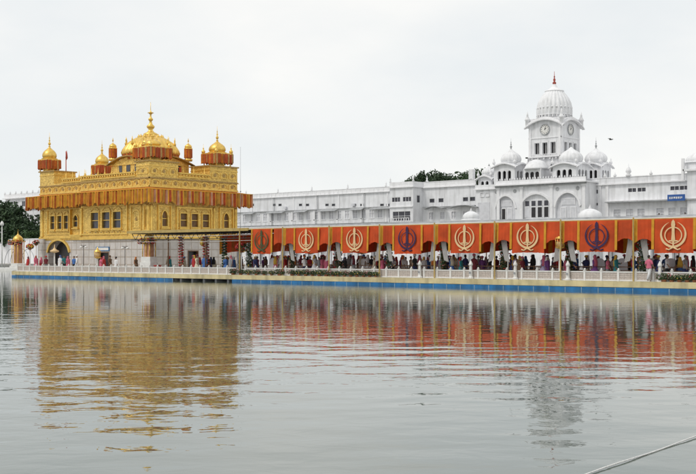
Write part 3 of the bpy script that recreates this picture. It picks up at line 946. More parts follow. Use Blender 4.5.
for k in range(-1, 8):
    X = P0 - PER*k
    if k == 7: continue
    where = 'the %s yellow pole from the right' % ordn[max(k, 0)]
    if k < 0: where = 'the pole at the right picture edge'
    for s in (-1, 1):
        side = 'left' if s < 0 else 'right'
        m = MB()
        a, b = (X+.005, X+1.27) if s > 0 else (X-1.27, X-.005)
        cloth_panel(m, a, b, 3.32+.05*((k*5+s) % 3), ZR, YP-.06, (lambda u, s=s: yelc if (u if s > 0 else 1-u) < .11 else redc), .03, 14, .3, .28, k*3+s)
        o = m.build('valance', origin=((a+b)/2, YP, 4))
        tag(o, 'scalloped red valance on the %s of %s' % (side, where), 'valance', 'red valances between the emblem banners')
        m = MB()
        nx = 16
        for i in range(nx):
            def Q(i, v):
                u = i/nx
                xt = X + s*(.2 + .45*u); xb = X + s*(.5 + .42*u)
                z = 3.5 + (1.95-3.5)*v - .25*math.sin(PI*v)*0
                x = xt + (xb-xt)*v**1.3
                return (x, YP+.25 + .022*math.sin(i*1.7) , z - .12*u*v + .03*math.sin(i*2.3)*v)
            for j in range(6):
                a_, b_, c_, d_ = Q(i,j/6), Q(i,(j+1)/6), Q(i+1,(j+1)/6), Q(i+1,j/6)
                m.use(whitec).add([a_,b_,c_,d_], [(0,1,2,3)], True)
        o = m.build('white_drape', origin=(X+s*.7, YP+.25, 3))
        tag(o, 'white gathered drape on the %s of %s' % (side, where), 'drape', 'white drapes between the emblem banners')

# ------------------------------------------------------------------ foliage helpers
def leaves(mb, c, rad, n, size, mats, r, flat=1.0, shell=.0):
    for _ in range(n):
        while True:
            p = Vector((r.uniform(-1,1), r.uniform(-1,1), r.uniform(-1,1)))
            if shell <= p.length <= 1: break
        q = Vector((c[0]+p.x*rad[0], c[1]+p.y*rad[1], c[2]+p.z*rad[2]))
        a = Vector((r.uniform(-1,1), r.uniform(-1,1), r.uniform(-1,1)*flat)).normalized()
        b = a.cross(Vector((r.uniform(-1,1), r.uniform(-1,1), r.uniform(-1,1)))).normalized()
        s = size * r.uniform(.6, 1.3)
        mb.use(r.choice(mats))
        mb.add([q-a*s, q+b*s*.5, q+a*s, q-b*s*.5], [(0,1,2,3)])
def balls(mb, pts, r_, mats, r):
    for p in pts:
        mb.use(r.choice(mats)); s = r_*r.uniform(.7, 1.3)
        mb.lathe(p[0], p[1], [(s*.2,p[2]-s),(s*.9,p[2]-s*.4),(s,p[2]),(s*.75,p[2]+s*.6),(s*.15,p[2]+s)], 6)

# flower columns at the poles
def flower_column(variant):
    r = random.Random(40+variant)
    t = thing('flower_column', (0,0,0), None, 'flower column', 'flower columns standing behind the balustrade')
    m = MB().use(steel).tube([(0,0,0),(0,0,2.7)], .04, 6); m.use(wood).box(-.2,.2,-.2,.2,0,.12); m.build('stand', t)
    m = MB()
    gm = [[leaf, leafm, wood], [leafm, leaf, greytrim], [leafd, leafm, wood]][variant]
    for z, w in ((.5,.22),(.95,.2),(1.4,.24),(1.85,.2),(2.3,.32),(2.62,.24)):
        leaves(m, (0,0,z), (w*1.35,w*1.35,.34), 150, .085, gm, r)
    m.build('foliage', t)
    m = MB(); fm = [[flp, clay, flr], [flw, clay, fly], [flr, clay, flr]][variant]
    for _ in range(44):
        z = r.uniform(.4, 2.8); a = r.uniform(0, 2*PI); w = .45
        balls(m, [(w*math.cos(a), w*math.sin(a), z)], .04, fm, r)
    m.build('flowers', t)
    return t
fcs = [flower_column(i) for i in range(3)]
used = set()
fdesc = ['green and pink', 'grey-green and white', 'dark green and red']
kids = kidmap()
for i, k in enumerate(range(-1, 8)):
    v = [0,1,0,2,0,1,2,0,1][i]
    o = fcs[v] if v not in used else copy_tree(fcs[v], kids)
    used.add(v)
    o.location = (P0 - PER*k + .12, YP+.75, .6); o.rotation_euler.z = k*1.3
    if k < 0: o['label'] = 'pink flowered column just past the right edge of the view'
    elif k < 7: o['label'] = 'tall %s flower column at the %s yellow pole from the right' % (fdesc[v], ordn[k])
    else: o['label'] = 'tall %s flower column left of the dark green emblem' % fdesc[v]

# dense hanging flower balls (px 241 dark/red basket) and wrapped columns near temple
def basket(x, y, z, r_, mats, label, pole=True, base=.6):
    r = random.Random(int(abs(x)*7))
    t = thing('flower_basket', (x, y, base), label, 'flower basket')
    if pole: MB().use(whitep).tube([(x,y,base),(x,y,z-r_*.5)], .05, 8).build('stand', t)
    MB().use(clay).lathe(x, y, [(r_*.35,z-r_*.75),(r_*.6,z-r_*.2),(r_*.65,z-r_*.15)], 10).build('bowl', t)
    m = MB()
    leaves(m, (x,y,z+r_*.1), (r_,r_,r_*.7), 160, .1, [leafd, leafm], r)
    for _ in range(60):
        a = r.uniform(0,2*PI); e = r.uniform(-.3,1.3)
        balls(m, [(x+r_*.95*math.cos(a)*math.cos(e), y+r_*.95*math.sin(a)*math.cos(e), z+r_*.1+r_*.7*math.sin(e))], .07, mats, r)
    m.build('flowers', t)
yy = 64.6
basket(wx(241.5, yy), yy, wz(248, wx(241.5,yy), yy), .55, [flr, flr, leafd], 'large dark red flower basket on a stand, left of the dark green emblem banner')
basket(wx(30, 66), 66, wz(247, wx(30,66), 66), .42, [flr, fly], 'red flower basket on a stand left of the white marble pier of the temple')
basket(wx(36, 68), 68, wz(243, wx(36,68), 68), .4, [flr, flw], 'high flower basket close against the white marble pier of the temple')
basket(wx(508, yy), yy, wz(247, wx(508,yy), yy), .34, [flr, leafd], 'small dark flower basket right of the purple-brown flower column')

def garland_column(px, mats, ytop, label, w=.2, cap=None):
    y = 65.4; x = wx(px, y); zt = wz(ytop, x, y); r = random.Random(px)
    t = thing('garland_column', (x, y, .6), label, 'garlanded column')
    MB().use(whitep).tube([(x,y,.6),(x,y,zt)], .09, 8).build('shaft', t)
    m = MB()
    for i in range(150):
        a = i*.55; z = .7 + (zt-.7)*i/150
        balls(m, [(x+w*math.cos(a), y+w*math.sin(a), z)], .075, mats, r)
    leaves(m, (x,y,(zt+.6)/2), (w,w,(zt-.6)/2), 120, .09, [leafd, leafm], r)
    m.build('garland', t)
    if cap: MB().use(cap).lathe(x-.3, y-.2, [(.05,zt-.95),(.22,zt-.8),(.24,zt-.55),(.14,zt-.35),(.05,zt-.25),(.01,zt)], 10).build('lantern', t)
garland_column(181, [flr, flp, clay], 236, 'pink and red garlanded column under the canopy next to the temple wall')
garland_column(206, [flr, flp, clay], 236, 'pink garlanded column with gold lantern right of the temple doorway', .24, goldp)
garland_column(224.5, [leafd, leafm, leaf], 238, 'dark green garlanded column under the bare part of the canopy', .2)

# flower bushes along the balustrade
def bush(v):
    r = random.Random(90+v)
    t = thing('flower_bush', (0,0,0), None, 'potted plant', 'potted plants outside the balustrade')
    MB().use(clay).lathe(0,0,[(.11,0),(.16,.13),(.17,.15)],10).build('pot', t)
    m = MB(); leaves(m, (0,0,.30), (.55,.26,.2), 230, .07, [leaf, leafm, greyleaf], r); m.build('foliage', t)
    m = MB()
    for _ in range(15):
        a = r.uniform(0,2*PI); balls(m, [(.5*math.cos(a)*r.random()**.5, .24*math.sin(a), .34+r.uniform(-.1,.16))], .032, [[flr,flp],[flw,flp],[fly,flw]][v], r)
    m.build('flowers', t)
    return t
bs = [bush(i) for i in range(3)]
kids = kidmap(); used = set(); i = 0
bl = ['red-flowered', 'white and pink flowered', 'yellow-flowered']
counts = {}
for a, b, nm in ((233,287,'beneath the dark green emblem'), (292,333,'beneath the seventh banner from the right'), (338,376,'beneath the sixth banner from the right'), (664,695,'beneath the rightmost banner')):
    px = a
    while px <= b:
        v = i % 3
        o = bs[v] if v not in used else copy_tree(bs[v], kids); used.add(v)
        o.location = (wx(px, YF+.25), YF+.25, .604); o.rotation_euler.z = (i*.4) % .5 - .25; s = .85+.3*rnd.random(); o.scale = (s,s,s)
        c = counts.get((nm, v), 0); counts[(nm, v)] = c+1
        o['label'] = '%s potted plant, %s such %s' % (bl[v], ordn[c], nm)
        i += 1; px += (b-a)/ (7 if a < 280 else 6 if a < 600 else 4)

# ------------------------------------------------------------------ lamps, kiosks
def lamp_post(px, y, ytop, label, kind='globe'):
    x = wx(px, y); zt = wz(ytop, x, y)
    t = thing('lamp_post', (x, y, .6), label, 'lamp post')
    if kind == 'gold':
        MB().use(whitep).lathe(x, y, [(.2,.6),(.2,.75),(.1,.85),(.08,zt-1.15),(.14,zt-1.1)], 10).build('column', t)
        m = MB().use(goldp); m.lathe(x, y, [(.1,zt-1.1),(.3,zt-1.02),(.32,zt-.95)], 8, smooth=False); m.lathe(x, y, [(.33,zt-.42),(.36,zt-.38),(.2,zt-.2),(.08,zt-.1),(.1,zt-.05),(.01,zt+.12)], 8, smooth=False)
        for k in range(8):
            a = 2*PI*k/8; m.tube([(x+.29*math.cos(a),y+.29*math.sin(a),zt-.96),(x+.3*math.cos(a),y+.3*math.sin(a),zt-.4)], .022, 5)
        m.build('lantern', t)
        MB().use(creamc).lathe(x, y, [(.18,zt-.93),(.24,zt-.7),(.18,zt-.45)], 10).build('glass', t)
    elif kind == 'twin':
        MB().use(darksteel).tube([(x,y,.6),(x,y,zt)], .035, 6).build('column', t)
        for s in (-1, 1):
            m = MB().use(darksteel).tube([(x,y,zt-.2),(x+s*.35,y,zt),(x+s*.42,y,zt-.1)], .025, 5); a = m.build('arm', t)
            MB().use(whitep).lathe(x+s*.42, y, [(.05,zt-.1),(.2,zt-.24),(.16,zt-.3)], 8).build('lamp_shade', a)
    else:
        MB().use(whitep).tube([(x,y,.6),(x,y,zt-.3)], [.1,.07], 8).build('column', t)
        MB().use(creamc).lathe(x, y, [(.12,zt-.3),(.45,zt-.22),(.5,zt-.08),(.2,zt+.06),(.06,zt+.25),(.02,zt+.6)], 10).build('lamp_shade', t)
lamp_post(560, 63.85+.1, 233, 'ornate gold lantern on a white post between second and third banners from the right', 'gold')
lamp_post(54.5, 64.6, 250, 'white post with wide cream cap in front of the arched gateway', 'globe')
lamp_post(83.5, 65.5, 245, 'dark twin-arm lamp post left of the temple front doorway', 'twin')
lamp_post(125, 65.5, 246, 'dark twin-arm lamp post between the temple front doorway and the domed shrine', 'twin')
lamp_post(97.5, 65.0, 248, 'gold lantern on a post beside the temple front doorway', 'gold')

def shrine(px, y, ytop, label, s=1.0, ph=.75):
    x = wx(px, y); t = thing('flower_shrine', (x, y, .6), label, 'shrine')
    r = random.Random(px)
    m = MB().use(whitep)
    for i, w in enumerate((.95,.82,.7)): m.box(x-w*s, x+w*s, y-w*s*.6, y+w*s*.6, .6+ph/3*i*s, .6+ph/3*(i+1)*s-.002)
    m.build('pedestal', t)
    z = .6+ph*s
    zt = wz(ytop, x, y); zb = zt-1.35*s
    for sx in (-1,0,1):
        for sy in (-1,1):
            MB().use(goldp).tube([(x+sx*.55*s,y+sy*.35*s,z),(x+sx*.55*s,y+sy*.35*s,zb)], .05*s, 6).build('column', t)
    m = MB().use(pinkc).box(x-.45*s,x+.45*s,y-.25*s,y+.25*s,z,zb-.05); m.build('curtain', t)
    m = MB().use(goldp).box(x-.7*s,x+.7*s,y-.45*s,y+.45*s,zb,zb+.12); m.lathe(x, y, dome_prof(.52*s, zb+.12, .7*s), 20, 10, .06, cap=False); m.build('dome', t)
    MB().use(goldp).lathe(x, y, finial_prof(zb+.12+.62*s, .62*s, .07), 8).build('finial', t)
    for sx in (-1,-.2,.5,1):
        m = MB()
        c = (x+sx*.85*s, y-.35*s, zb-.05)
        leaves(m, c, (.3*s,.3*s,.28*s), 60, .09, [leafd, leafm], r)
        for _ in range(26):
            a = r.uniform(0,2*PI); e = r.uniform(-1,1.3)
            balls(m, [(c[0]+.3*s*math.cos(a)*math.cos(e), c[1]+.3*s*math.sin(a)*math.cos(e), c[2]+.28*s*math.sin(e))], .06, [flr,flr,flp,fly], r)
        m.build('flowers', t)
shrine(149, 64.7, 227, 'small gold-domed shrine on a white stepped pedestal at the middle of the temple platform', 1.0, 1.62)
shrine(18, 68.5, 229, 'gold-domed shrine hung with red flowers at the far left end of the platform', 1.15)
x, y = wx(157.5, 64.6), 64.6
t = thing('donation_box', (x, y, .6), 'red box standing right of the gold-domed shrine', 'box')
MB().use(redp).box(x-.28, x+.28, y-.2, y+.2, .75, 1.35).build('case', t); m = MB().use(darksteel)
m.box(x-.26,x-.2,y-.18,y-.12,.6,.748); m.box(x+.2,x+.26,y-.18,y-.12,.6,.748); m.box(x-.26,x-.2,y+.12,y+.18,.6,.748); m.box(x+.2,x+.26,y+.12,y+.18,.6,.748); m.build('feet', t)
MB().use(redp).box(x-.32, x+.32, y-.24, y+.24, 1.352, 1.42).build('lid', t)

# marble pillars in the balustrade
for px, lab in ((472,'below the cream banner right of the middle navy one'), (516.5,'left of the banner below the clock tower'), (569,'beside the gold lantern post'), (661,'beside the person on the outer ledge'), (421,'below the middle navy emblem banner')):
    x = wx(px, YF+.5); y = YF+.35
    t = thing('marble_pillar', (x, y, .6), 'short tapering white marble pillar ' + lab, 'pillar', 'white marble pillars along the balustrade')
    m = MB().use(whitep); m.lathe(x, y, [(.19,.602),(.19,.72),(.13,.8),(.1,1.55),(.15,1.62),(.15,1.7),(.03,1.95)], 8, smooth=False); m.build('shaft', t)
    MB().use(greytrim).box(x-.07, x+.07, y-.15, y-.135, 1.0, 1.14).build('roundel', t)

# queue railings and grey screens on the causeway
for j, Y in enumerate((65.2, 67.6)):
    t = thing('queue_railing', (-50, Y, .6), ['brown wooden queue railing just behind the balustrade', 'brown wooden queue railing down the middle of the causeway'][j], 'railing')
    m = MB().use(wood)
    for z in (.95, 1.25, 1.5): m.box(-64, -22, Y-.03, Y+.03, z, z+.06)
    m.build('rail', t)
    for i in range(29): MB().use(wood).box(-64+i*1.5-.035, -64+i*1.5+.035, Y-.05, Y-.032, .6, 1.6).build('post', t)
pg = [(-.42,0)] + [(-.42,.9)] + [(-.42*math.cos(a*PI/10), .9+.42*math.sin(a*PI/10)) for a in range(1,10)] + [(.42,.9),(.42,0)]
def screen():
    t = thing('arched_screen', (0,0,0), None, 'screen', 'grey round-topped screens on the causeway')
    MB().use(panel_grey).prism([(a, b+.2) for a, b in reversed(pg)], -.04, .04).build('panel', t)
    MB().use(darksteel).box(-.35,-.3,-.2,.2,0,.198).box(.3,.35,-.2,.2,0,.198).build('foot', t)
    return t
s0 = screen(); kids = kidmap()
for i, (px, lab) in enumerate(((599.5,'below the navy emblem banner near the right'), (622,'left of the flower column nearest the right edge'), (652,'right behind the person on the outer ledge'), (671,'below the rightmost cream emblem banner'), (455, 'below the pole right of the middle navy banner'), (273, 'right of the dark green emblem banner'))):
    o = s0 if i == 0 else copy_tree(s0, kids)
    o.location = (wx(px, 66), 66, .6); o['label'] = 'grey round-topped standing screen ' + lab

# ------------------------------------------------------------------ north buildings
YN = 160.0
def finials(mb, a0, a1, y, z, step, h=.9, w=.22, M=None):
    n = max(1, int(abs(a1-a0)/step))
    for i in range(n+1):
        x = a0+(a1-a0)*i/n
        mb.lathe(x, y, [(w,z),(w*1.2,z+h*.15),(w*.5,z+h*.3),(w*.9,z+h*.5),(w*.3,z+h*.7),(.02,z+h)], 6)

def wing(x0, x1, y, depth, z0, zt, label, name='arcade_building', cen=None):
    t = thing(name, ((x0+x1)/2, y+depth/2, .55), label, 'building')
    return t
# -- left wing
xl0, xl1 = wx(228, YN), wx(390, YN)
lw = wing(xl0-45, xl1, YN, 12, .55, 15.6, 'long whitewashed building with small paired windows right behind the golden temple')
def left_wing():
    X0, X1 = xl0-45, xl1
    zt = 14.9
    ops = []; prs = []
    for px in (246.5,252.5,274,280,300.5,307.5,327,333.5,354.5,362,382,388):
        a = wx(px, YN); prs.append((a-.5, a+.5, wz(206.3,a,YN), wz(203.6,a,YN)))
    for k in range(7):
        a = xl0 - 5 - 6.3*k; prs += [(a-.5,a+.5,13.0,13.7),(a-2,a-1,13.0,13.7)]
    lower = []
    x = X0+1.5
    while x < X1-1.5:
        lower.append((x-.55, x+.55, 9.9, 11.5)); x += 2.15
    arches = []
    x = X0+2.2
    while x < X1-2:
        arches.append((x-1.2, x+1.2, .55, 4.6, 1.1)); x += 3.6
    m = MB().use(wash); m.wall(X0, X1, 9.0, zt, YN, [p+(0,) for p in prs], .3)
    m.wall(X0, X1, .55, 8.9, YN-.5, arches, .8)
    m.wall(X0, X1, 9.0, 11.9, YN-.45, [l+(0,) for l in lower], .25)
    m.box(X0, X1, YN+1.2, YN+12, .55, zt)
    m.add([(X1,YN-.5,.55),(X1,YN+1.2,.55),(X1,YN+1.2,zt),(X1,YN-.5,9),(X1, YN, zt)], [(0,1,2,4,3)])
    m.build('wall', lw)
    c = MB().use(washtrim); c.box(X0, X1, YN-.35, YN+.3, zt, zt+.16); c.box(X0, X1, YN-.1, YN+.1, zt+.16, zt+.95); c.box(X0, X1, YN-.16, YN+.16, zt+.95, zt+1.05)
    n = int((X1-X0)/1.2)
    for i in range(n): c.box(X0+1.2*i+.1, X0+1.2*i+.25, YN-.15, YN-.102, zt+.2, zt+.93)
    finials(c, X0+1, X1-1, YN, zt+1.05, 9, 1.1, .2)
    c.build('parapet', lw)
    c = MB().use(greytrim); c.box(X0, X1, YN-1.0, YN-.46, 9.0-.28, 9.0-.1); c.use(washtrim); c.box(X0, X1, YN-1.1, YN-.46, 8.6, 8.71)
    c.use(greytrim).box(X0, X1, YN-.75, YN-.002, 11.9, 12.05)
    c.build('ledge', lw)
    nb = int((X1-X0)/6.4)
    for i in range(nb):
        x = X1 - .6 - i*6.4
        c = MB().use(washtrim); c.box(x-.18, x+.18, YN-.1, YN-.002, 12.06, zt-.002); c.box(x-.22, x+.22, YN-.56, YN-.452, 9.0, 11.9); c.build('pilaster', lw)
        if i % 2: MB().use(greytrim).tube([(x+.6,YN-.14,zt),(x+.6,YN-.14,12.1),(x+.6,YN-.6,11.6),(x+.6,YN-.6,8.8)], .06, 6).build('drainpipe', lw)
        if i % 3 == 1: MB().use(panel_grey).box(x-2.6, x-1.9, YN-.5, YN-.002, 12.4, 12.9).build('cooler_box', lw)
    for i in range(nb*2):
        x = X1 - 2.2 - i*3.2
        MB().use(greytrim).ring(arch_pts(x-1.1, x+1.1, 13.0-.1, .5), arch_pts(x-1.0, x+1.0, 12.82, .45), YN-.05, YN-.002).build('blind_arch', lw) if False else None
    for (a0,a1,b0,b1) in prs[:24]:
        window(lw, MLf, a0, a1, b0, b1, YN+.04, frame=greytrim, nx=1, nz=1, t=.08)
    for (a0,a1,b0,b1) in lower:
        m = MB().use(panel_grey).box(a0, a1, YN-.3, YN-.26, b0, b1); m.use(washtrim)
        m.box((a0+a1)/2-.06, (a0+a1)/2+.06, YN-.42, YN-.31, b0, b1); m.box(a0, a1, YN-.4, YN-.32, (b0+b1)/2+.2, (b0+b1)/2+.28)
        m.box(a0-.12, a1+.12, YN-.56, YN-.452, b0-.14, b0)
        m.build('shuttered_window', lw)
    m = MB().use(panel_grey)
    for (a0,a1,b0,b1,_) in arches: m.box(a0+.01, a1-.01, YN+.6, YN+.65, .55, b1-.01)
    m.build('arcade_back', lw)
    for i, px in enumerate((247, 274, 299, 326, 355, 380)):      # canvas sunshades
        a = wx(px, YN-1.4); w = 1.8+.8*(i % 2)
        m = MB().use(greytrim); m.add([(a-w,YN-.5,12.0),(a+w,YN-.5,12.0),(a+w,YN-1.7,11.55),(a-w,YN-1.7,11.55),(a-w,YN-.5,11.95),(a+w,YN-.5,11.95),(a+w,YN-1.7,11.5),(a-w,YN-1.7,11.5)], [(0,3,2,1),(4,5,6,7),(0,1,5,4),(2,3,7,6),(1,2,6,5),(3,0,4,7)])
        m.build('sunshade', lw)
left_wing()

# -- projecting bay and middle part
def middle():
    x0, x1 = wx(390, YN-3), wx(413, YN-3)
    yb = YN-3
    t = thing('corner_bay_building', ((x0+x1)/2, YN, .55), 'projecting whitewashed bay with paired windows and a balcony window', 'building')
    zt = 15.3
    a = (x0+x1)/2; hw = (x1-x0)/2
    w1 = [(a-2.4,a-.25,12.6,13.6,0),(a+.25,a+2.4,12.6,13.6,0),(a-2.2,a+2.2,9.0,10.9,0)]
    m = MB().use(wash).wall(x0, x1, .55, zt, yb, w1, .4)
    m.add([(x1,yb,.55),(x1,YN+8,.55),(x1,YN+8,zt),(x1,yb,zt)], [(0,1,2,3)]); m.add([(x0,yb,.55),(x0,YN+8,.55),(x0,YN+8,zt),(x0,yb,zt)], [(3,2,1,0)])
    m.add([(x0,yb,zt),(x1,yb,zt),(x1,YN+8,zt),(x0,YN+8,zt)], [(0,1,2,3)])
    m.build('wall', t)
    for (a0,a1,b0,b1,_) in w1: window(t, MLf, a0, a1, b0, b1, yb+.06, frame=washtrim, nx=3, nz=2 if b0 < 12 else 1, t=.09)
    c = MB().use(washtrim); c.box(x0-.3, x1+.3, yb-.35, YN+8, zt, zt+.2); c.box(x0-.05, x1+.05, yb-.1, YN+8, zt+.2, zt+1.1); finials(c, x0, x1, yb+.1, zt+1.1, 4.2, 1.1, .2)
    c.box(x0-.02, x1+.02, yb-.25, yb-.01, 11.6, 11.8)
    c.build('parapet', t)
    c = MB().use(greytrim).box(x0-.1, x1+.1, yb-.9, yb-.01, 8.6, 8.8); c.use(washtrim)
    for i in range(9): c.box(x0+.4+i*(x1-x0-.8)/8-.06, x0+.4+i*(x1-x0-.8)/8+.06, yb-.85, yb-.75, 8.8, 9.5)
    c.box(x0+.3, x1-.3, yb-.88, yb-.72, 9.5, 9.6); c.build('balcony', t)
    sw = MB(Matrix.Translation((x1,0,0)) @ Matrix.Rotation(PI/2,4,'Z'))
    sw.use(darkw).box(yb+1.2, yb+2.0, -.03, -.005, 12.5, 13.8); sw.build('side_window', t)
    # recessed part
    xa_, xb_ = x1+.01, wx(476, YN)
    t2 = thing('arcade_building', ((xa_+xb_)/2, YN+5, .55), 'whitewashed building in front of the dark trees left of the clock tower building', 'building')
    prs = []
    for px in (432,441,465.5,472.5):
        a = wx(px, YN); prs.append((a-.6,a+.6,12.4,13.2,0))
    lows = []
    x = xa_+2
    while x < xb_-1: lows.append((x-.6,x+.6,9.2,10.7,0)); x += 2.6
    m = MB().use(wash).wall(xa_, xb_, 8.0, 15.2, YN, prs+lows, .3); m.box(xa_, xb_, YN+1, YN+12, .55, 15.2); 
    ar = []
    x = xa_+2
    while x < xb_-1.5: ar.append((x-1.2,x+1.2,.55,4.6,1.1)); x += 3.6
    m.wall(xa_, xb_, .55, 7.99, YN-.6, ar, .8)
    m.build('wall', t2)
    for (a0,a1,b0,b1,_) in prs: window(t2, MLf, a0, a1, b0, b1, YN+.04, frame=greytrim, t=.08)
    for (a0,a1,b0,b1,_) in lows: window(t2, MLf, a0, a1, b0, b1, YN+.04, pane=panel_grey, frame=washtrim, nx=2, nz=2, t=.1)
    m = MB().use(panel_grey)
    for (a0,a1,b0,b1,_) in ar: m.box(a0+.01, a1-.01, YN+.4, YN+.45, .55, b1-.01)
    m.build('arcade_back', t2)
    c = MB().use(washtrim); c.box(xa_+.3, xb_, YN-.35, YN+.3, 15.2, 15.38); c.box(xa_+.3, xb_, YN-.1, YN+.1, 15.38, 16.3); c.box(xa_+.3, xb_, YN-.17, YN+.17, 16.3, 16.4)
    finials(c, xa_+1, xb_-1, YN, 16.4, 6, 1.2, .24)
    c.box(xb_-1.5, xb_-.6, YN-.2, YN+.6, 16.4, 18.2); c.build('parapet', t2)
    c = MB().use(greytrim).box(xa_+.3, xb_, YN-.9, YN-.002, 8.0, 8.2); c.box(xa_+.3, xb_, YN-.5, YN-.002, 11.5, 11.65); c.build('ledge', t2)
    for px, w in ((434, 2.2), (463, 3.2)):
        a = wx(px, YN-1.4)
        n = 8; q = MB().use(greytrim)
        for dz in (0, -.06):
            pass
        up = [(a-w+2*w*i/n, 11.15+.45*math.sin(PI*i/n)) for i in range(n+1)]
        q.ring([(p, z+.08) for p, z in up], up, YN-1.8, YN-.5); q.build('sunshade', t2)
middle()

# -- clock tower building
def pavilion(par, M, cx, cy, w, z0, zb, rd, hd, hf, n_arch=3, name='roof_pavilion', dome_m=washdome, dark_m=dark):
    """whitewashed square kiosk with arched openings, curved eave and a fluted dome"""
    h = w/2
    m = MB().use(wash)
    k = None
    ops = []
    zt = zb
    for side in range(4):
        M2 = LM((cx, cy, 0), side*PI/2)
        q = MB(M2).use(wash)
        o = []
        st = w*.72/n_arch
        for i in range(n_arch):
            a = -w*.36 + st*(i+.5); o.append((a-st*.33, a+st*.33, z0+.35, z0+(zb-z0)*.68, st*.3))
        q.wall(-h, h, z0, zb, -h, o, .3)
        m.v += q.v; off = len(m.v)-len(q.v); m.f += [tuple(i+off for i in f) for f in q.f]; m.mi += [0]*len(q.f); m.sm += q.sm
    m.add([(cx-h,cy-h,zb),(cx+h,cy-h,zb),(cx+h,cy+h,zb),(cx-h,cy+h,zb)], [(0,1,2,3)])
    k = m.build(name, par)
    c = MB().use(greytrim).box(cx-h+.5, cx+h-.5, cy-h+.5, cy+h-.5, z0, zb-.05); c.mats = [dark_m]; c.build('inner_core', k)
    for side in range(4):
        M2 = LM((cx, cy, 0), side*PI/2); q = MB(M2).use(washtrim)
        n = 12; W = h+.5
        lo = [(-W+2*W*i/n, zb-.75+.75*math.cos((-1+2*i/n)*PI/2)) for i in range(n+1)]
        q.ring([(x, z+.16) for x, z in lo], lo, -W, -h-.002)
        q.use(wash).ring([(x*.98, z+.3) for x, z in lo], [(x*.98, z+.17) for x, z in lo], -h-.25, -h+.1)
        q.build('curved_eave', k)
        q = MB(M2).use(washtrim)
        q.lathe(-h, -h, [(.16,zb+.02),(.28,zb+.25),(.25,zb+.5),(.08,zb+.72),(.12,zb+.82),(.01,zb+1.2)], 8); q.build('corner_finial', k)
    d = MB().use(dome_m); zz = zb+.3
    d.lathe(cx, cy, [(rd*.96,zb+.01),(rd*.96,zz),(rd*1.06,zz+.06),(rd*.94,zz+.14)], 24, smooth=False)
    d.lathe(cx, cy, dome_prof(rd, zz+.14, hd), 64, 16, .08, cap=False)
    dd = d.build('dome', k)
    MB().use(greytrim).lathe(cx, cy, finial_prof(zz+.14+hd*1.03, hf, .16), 8).build('finial', dd)
    return k

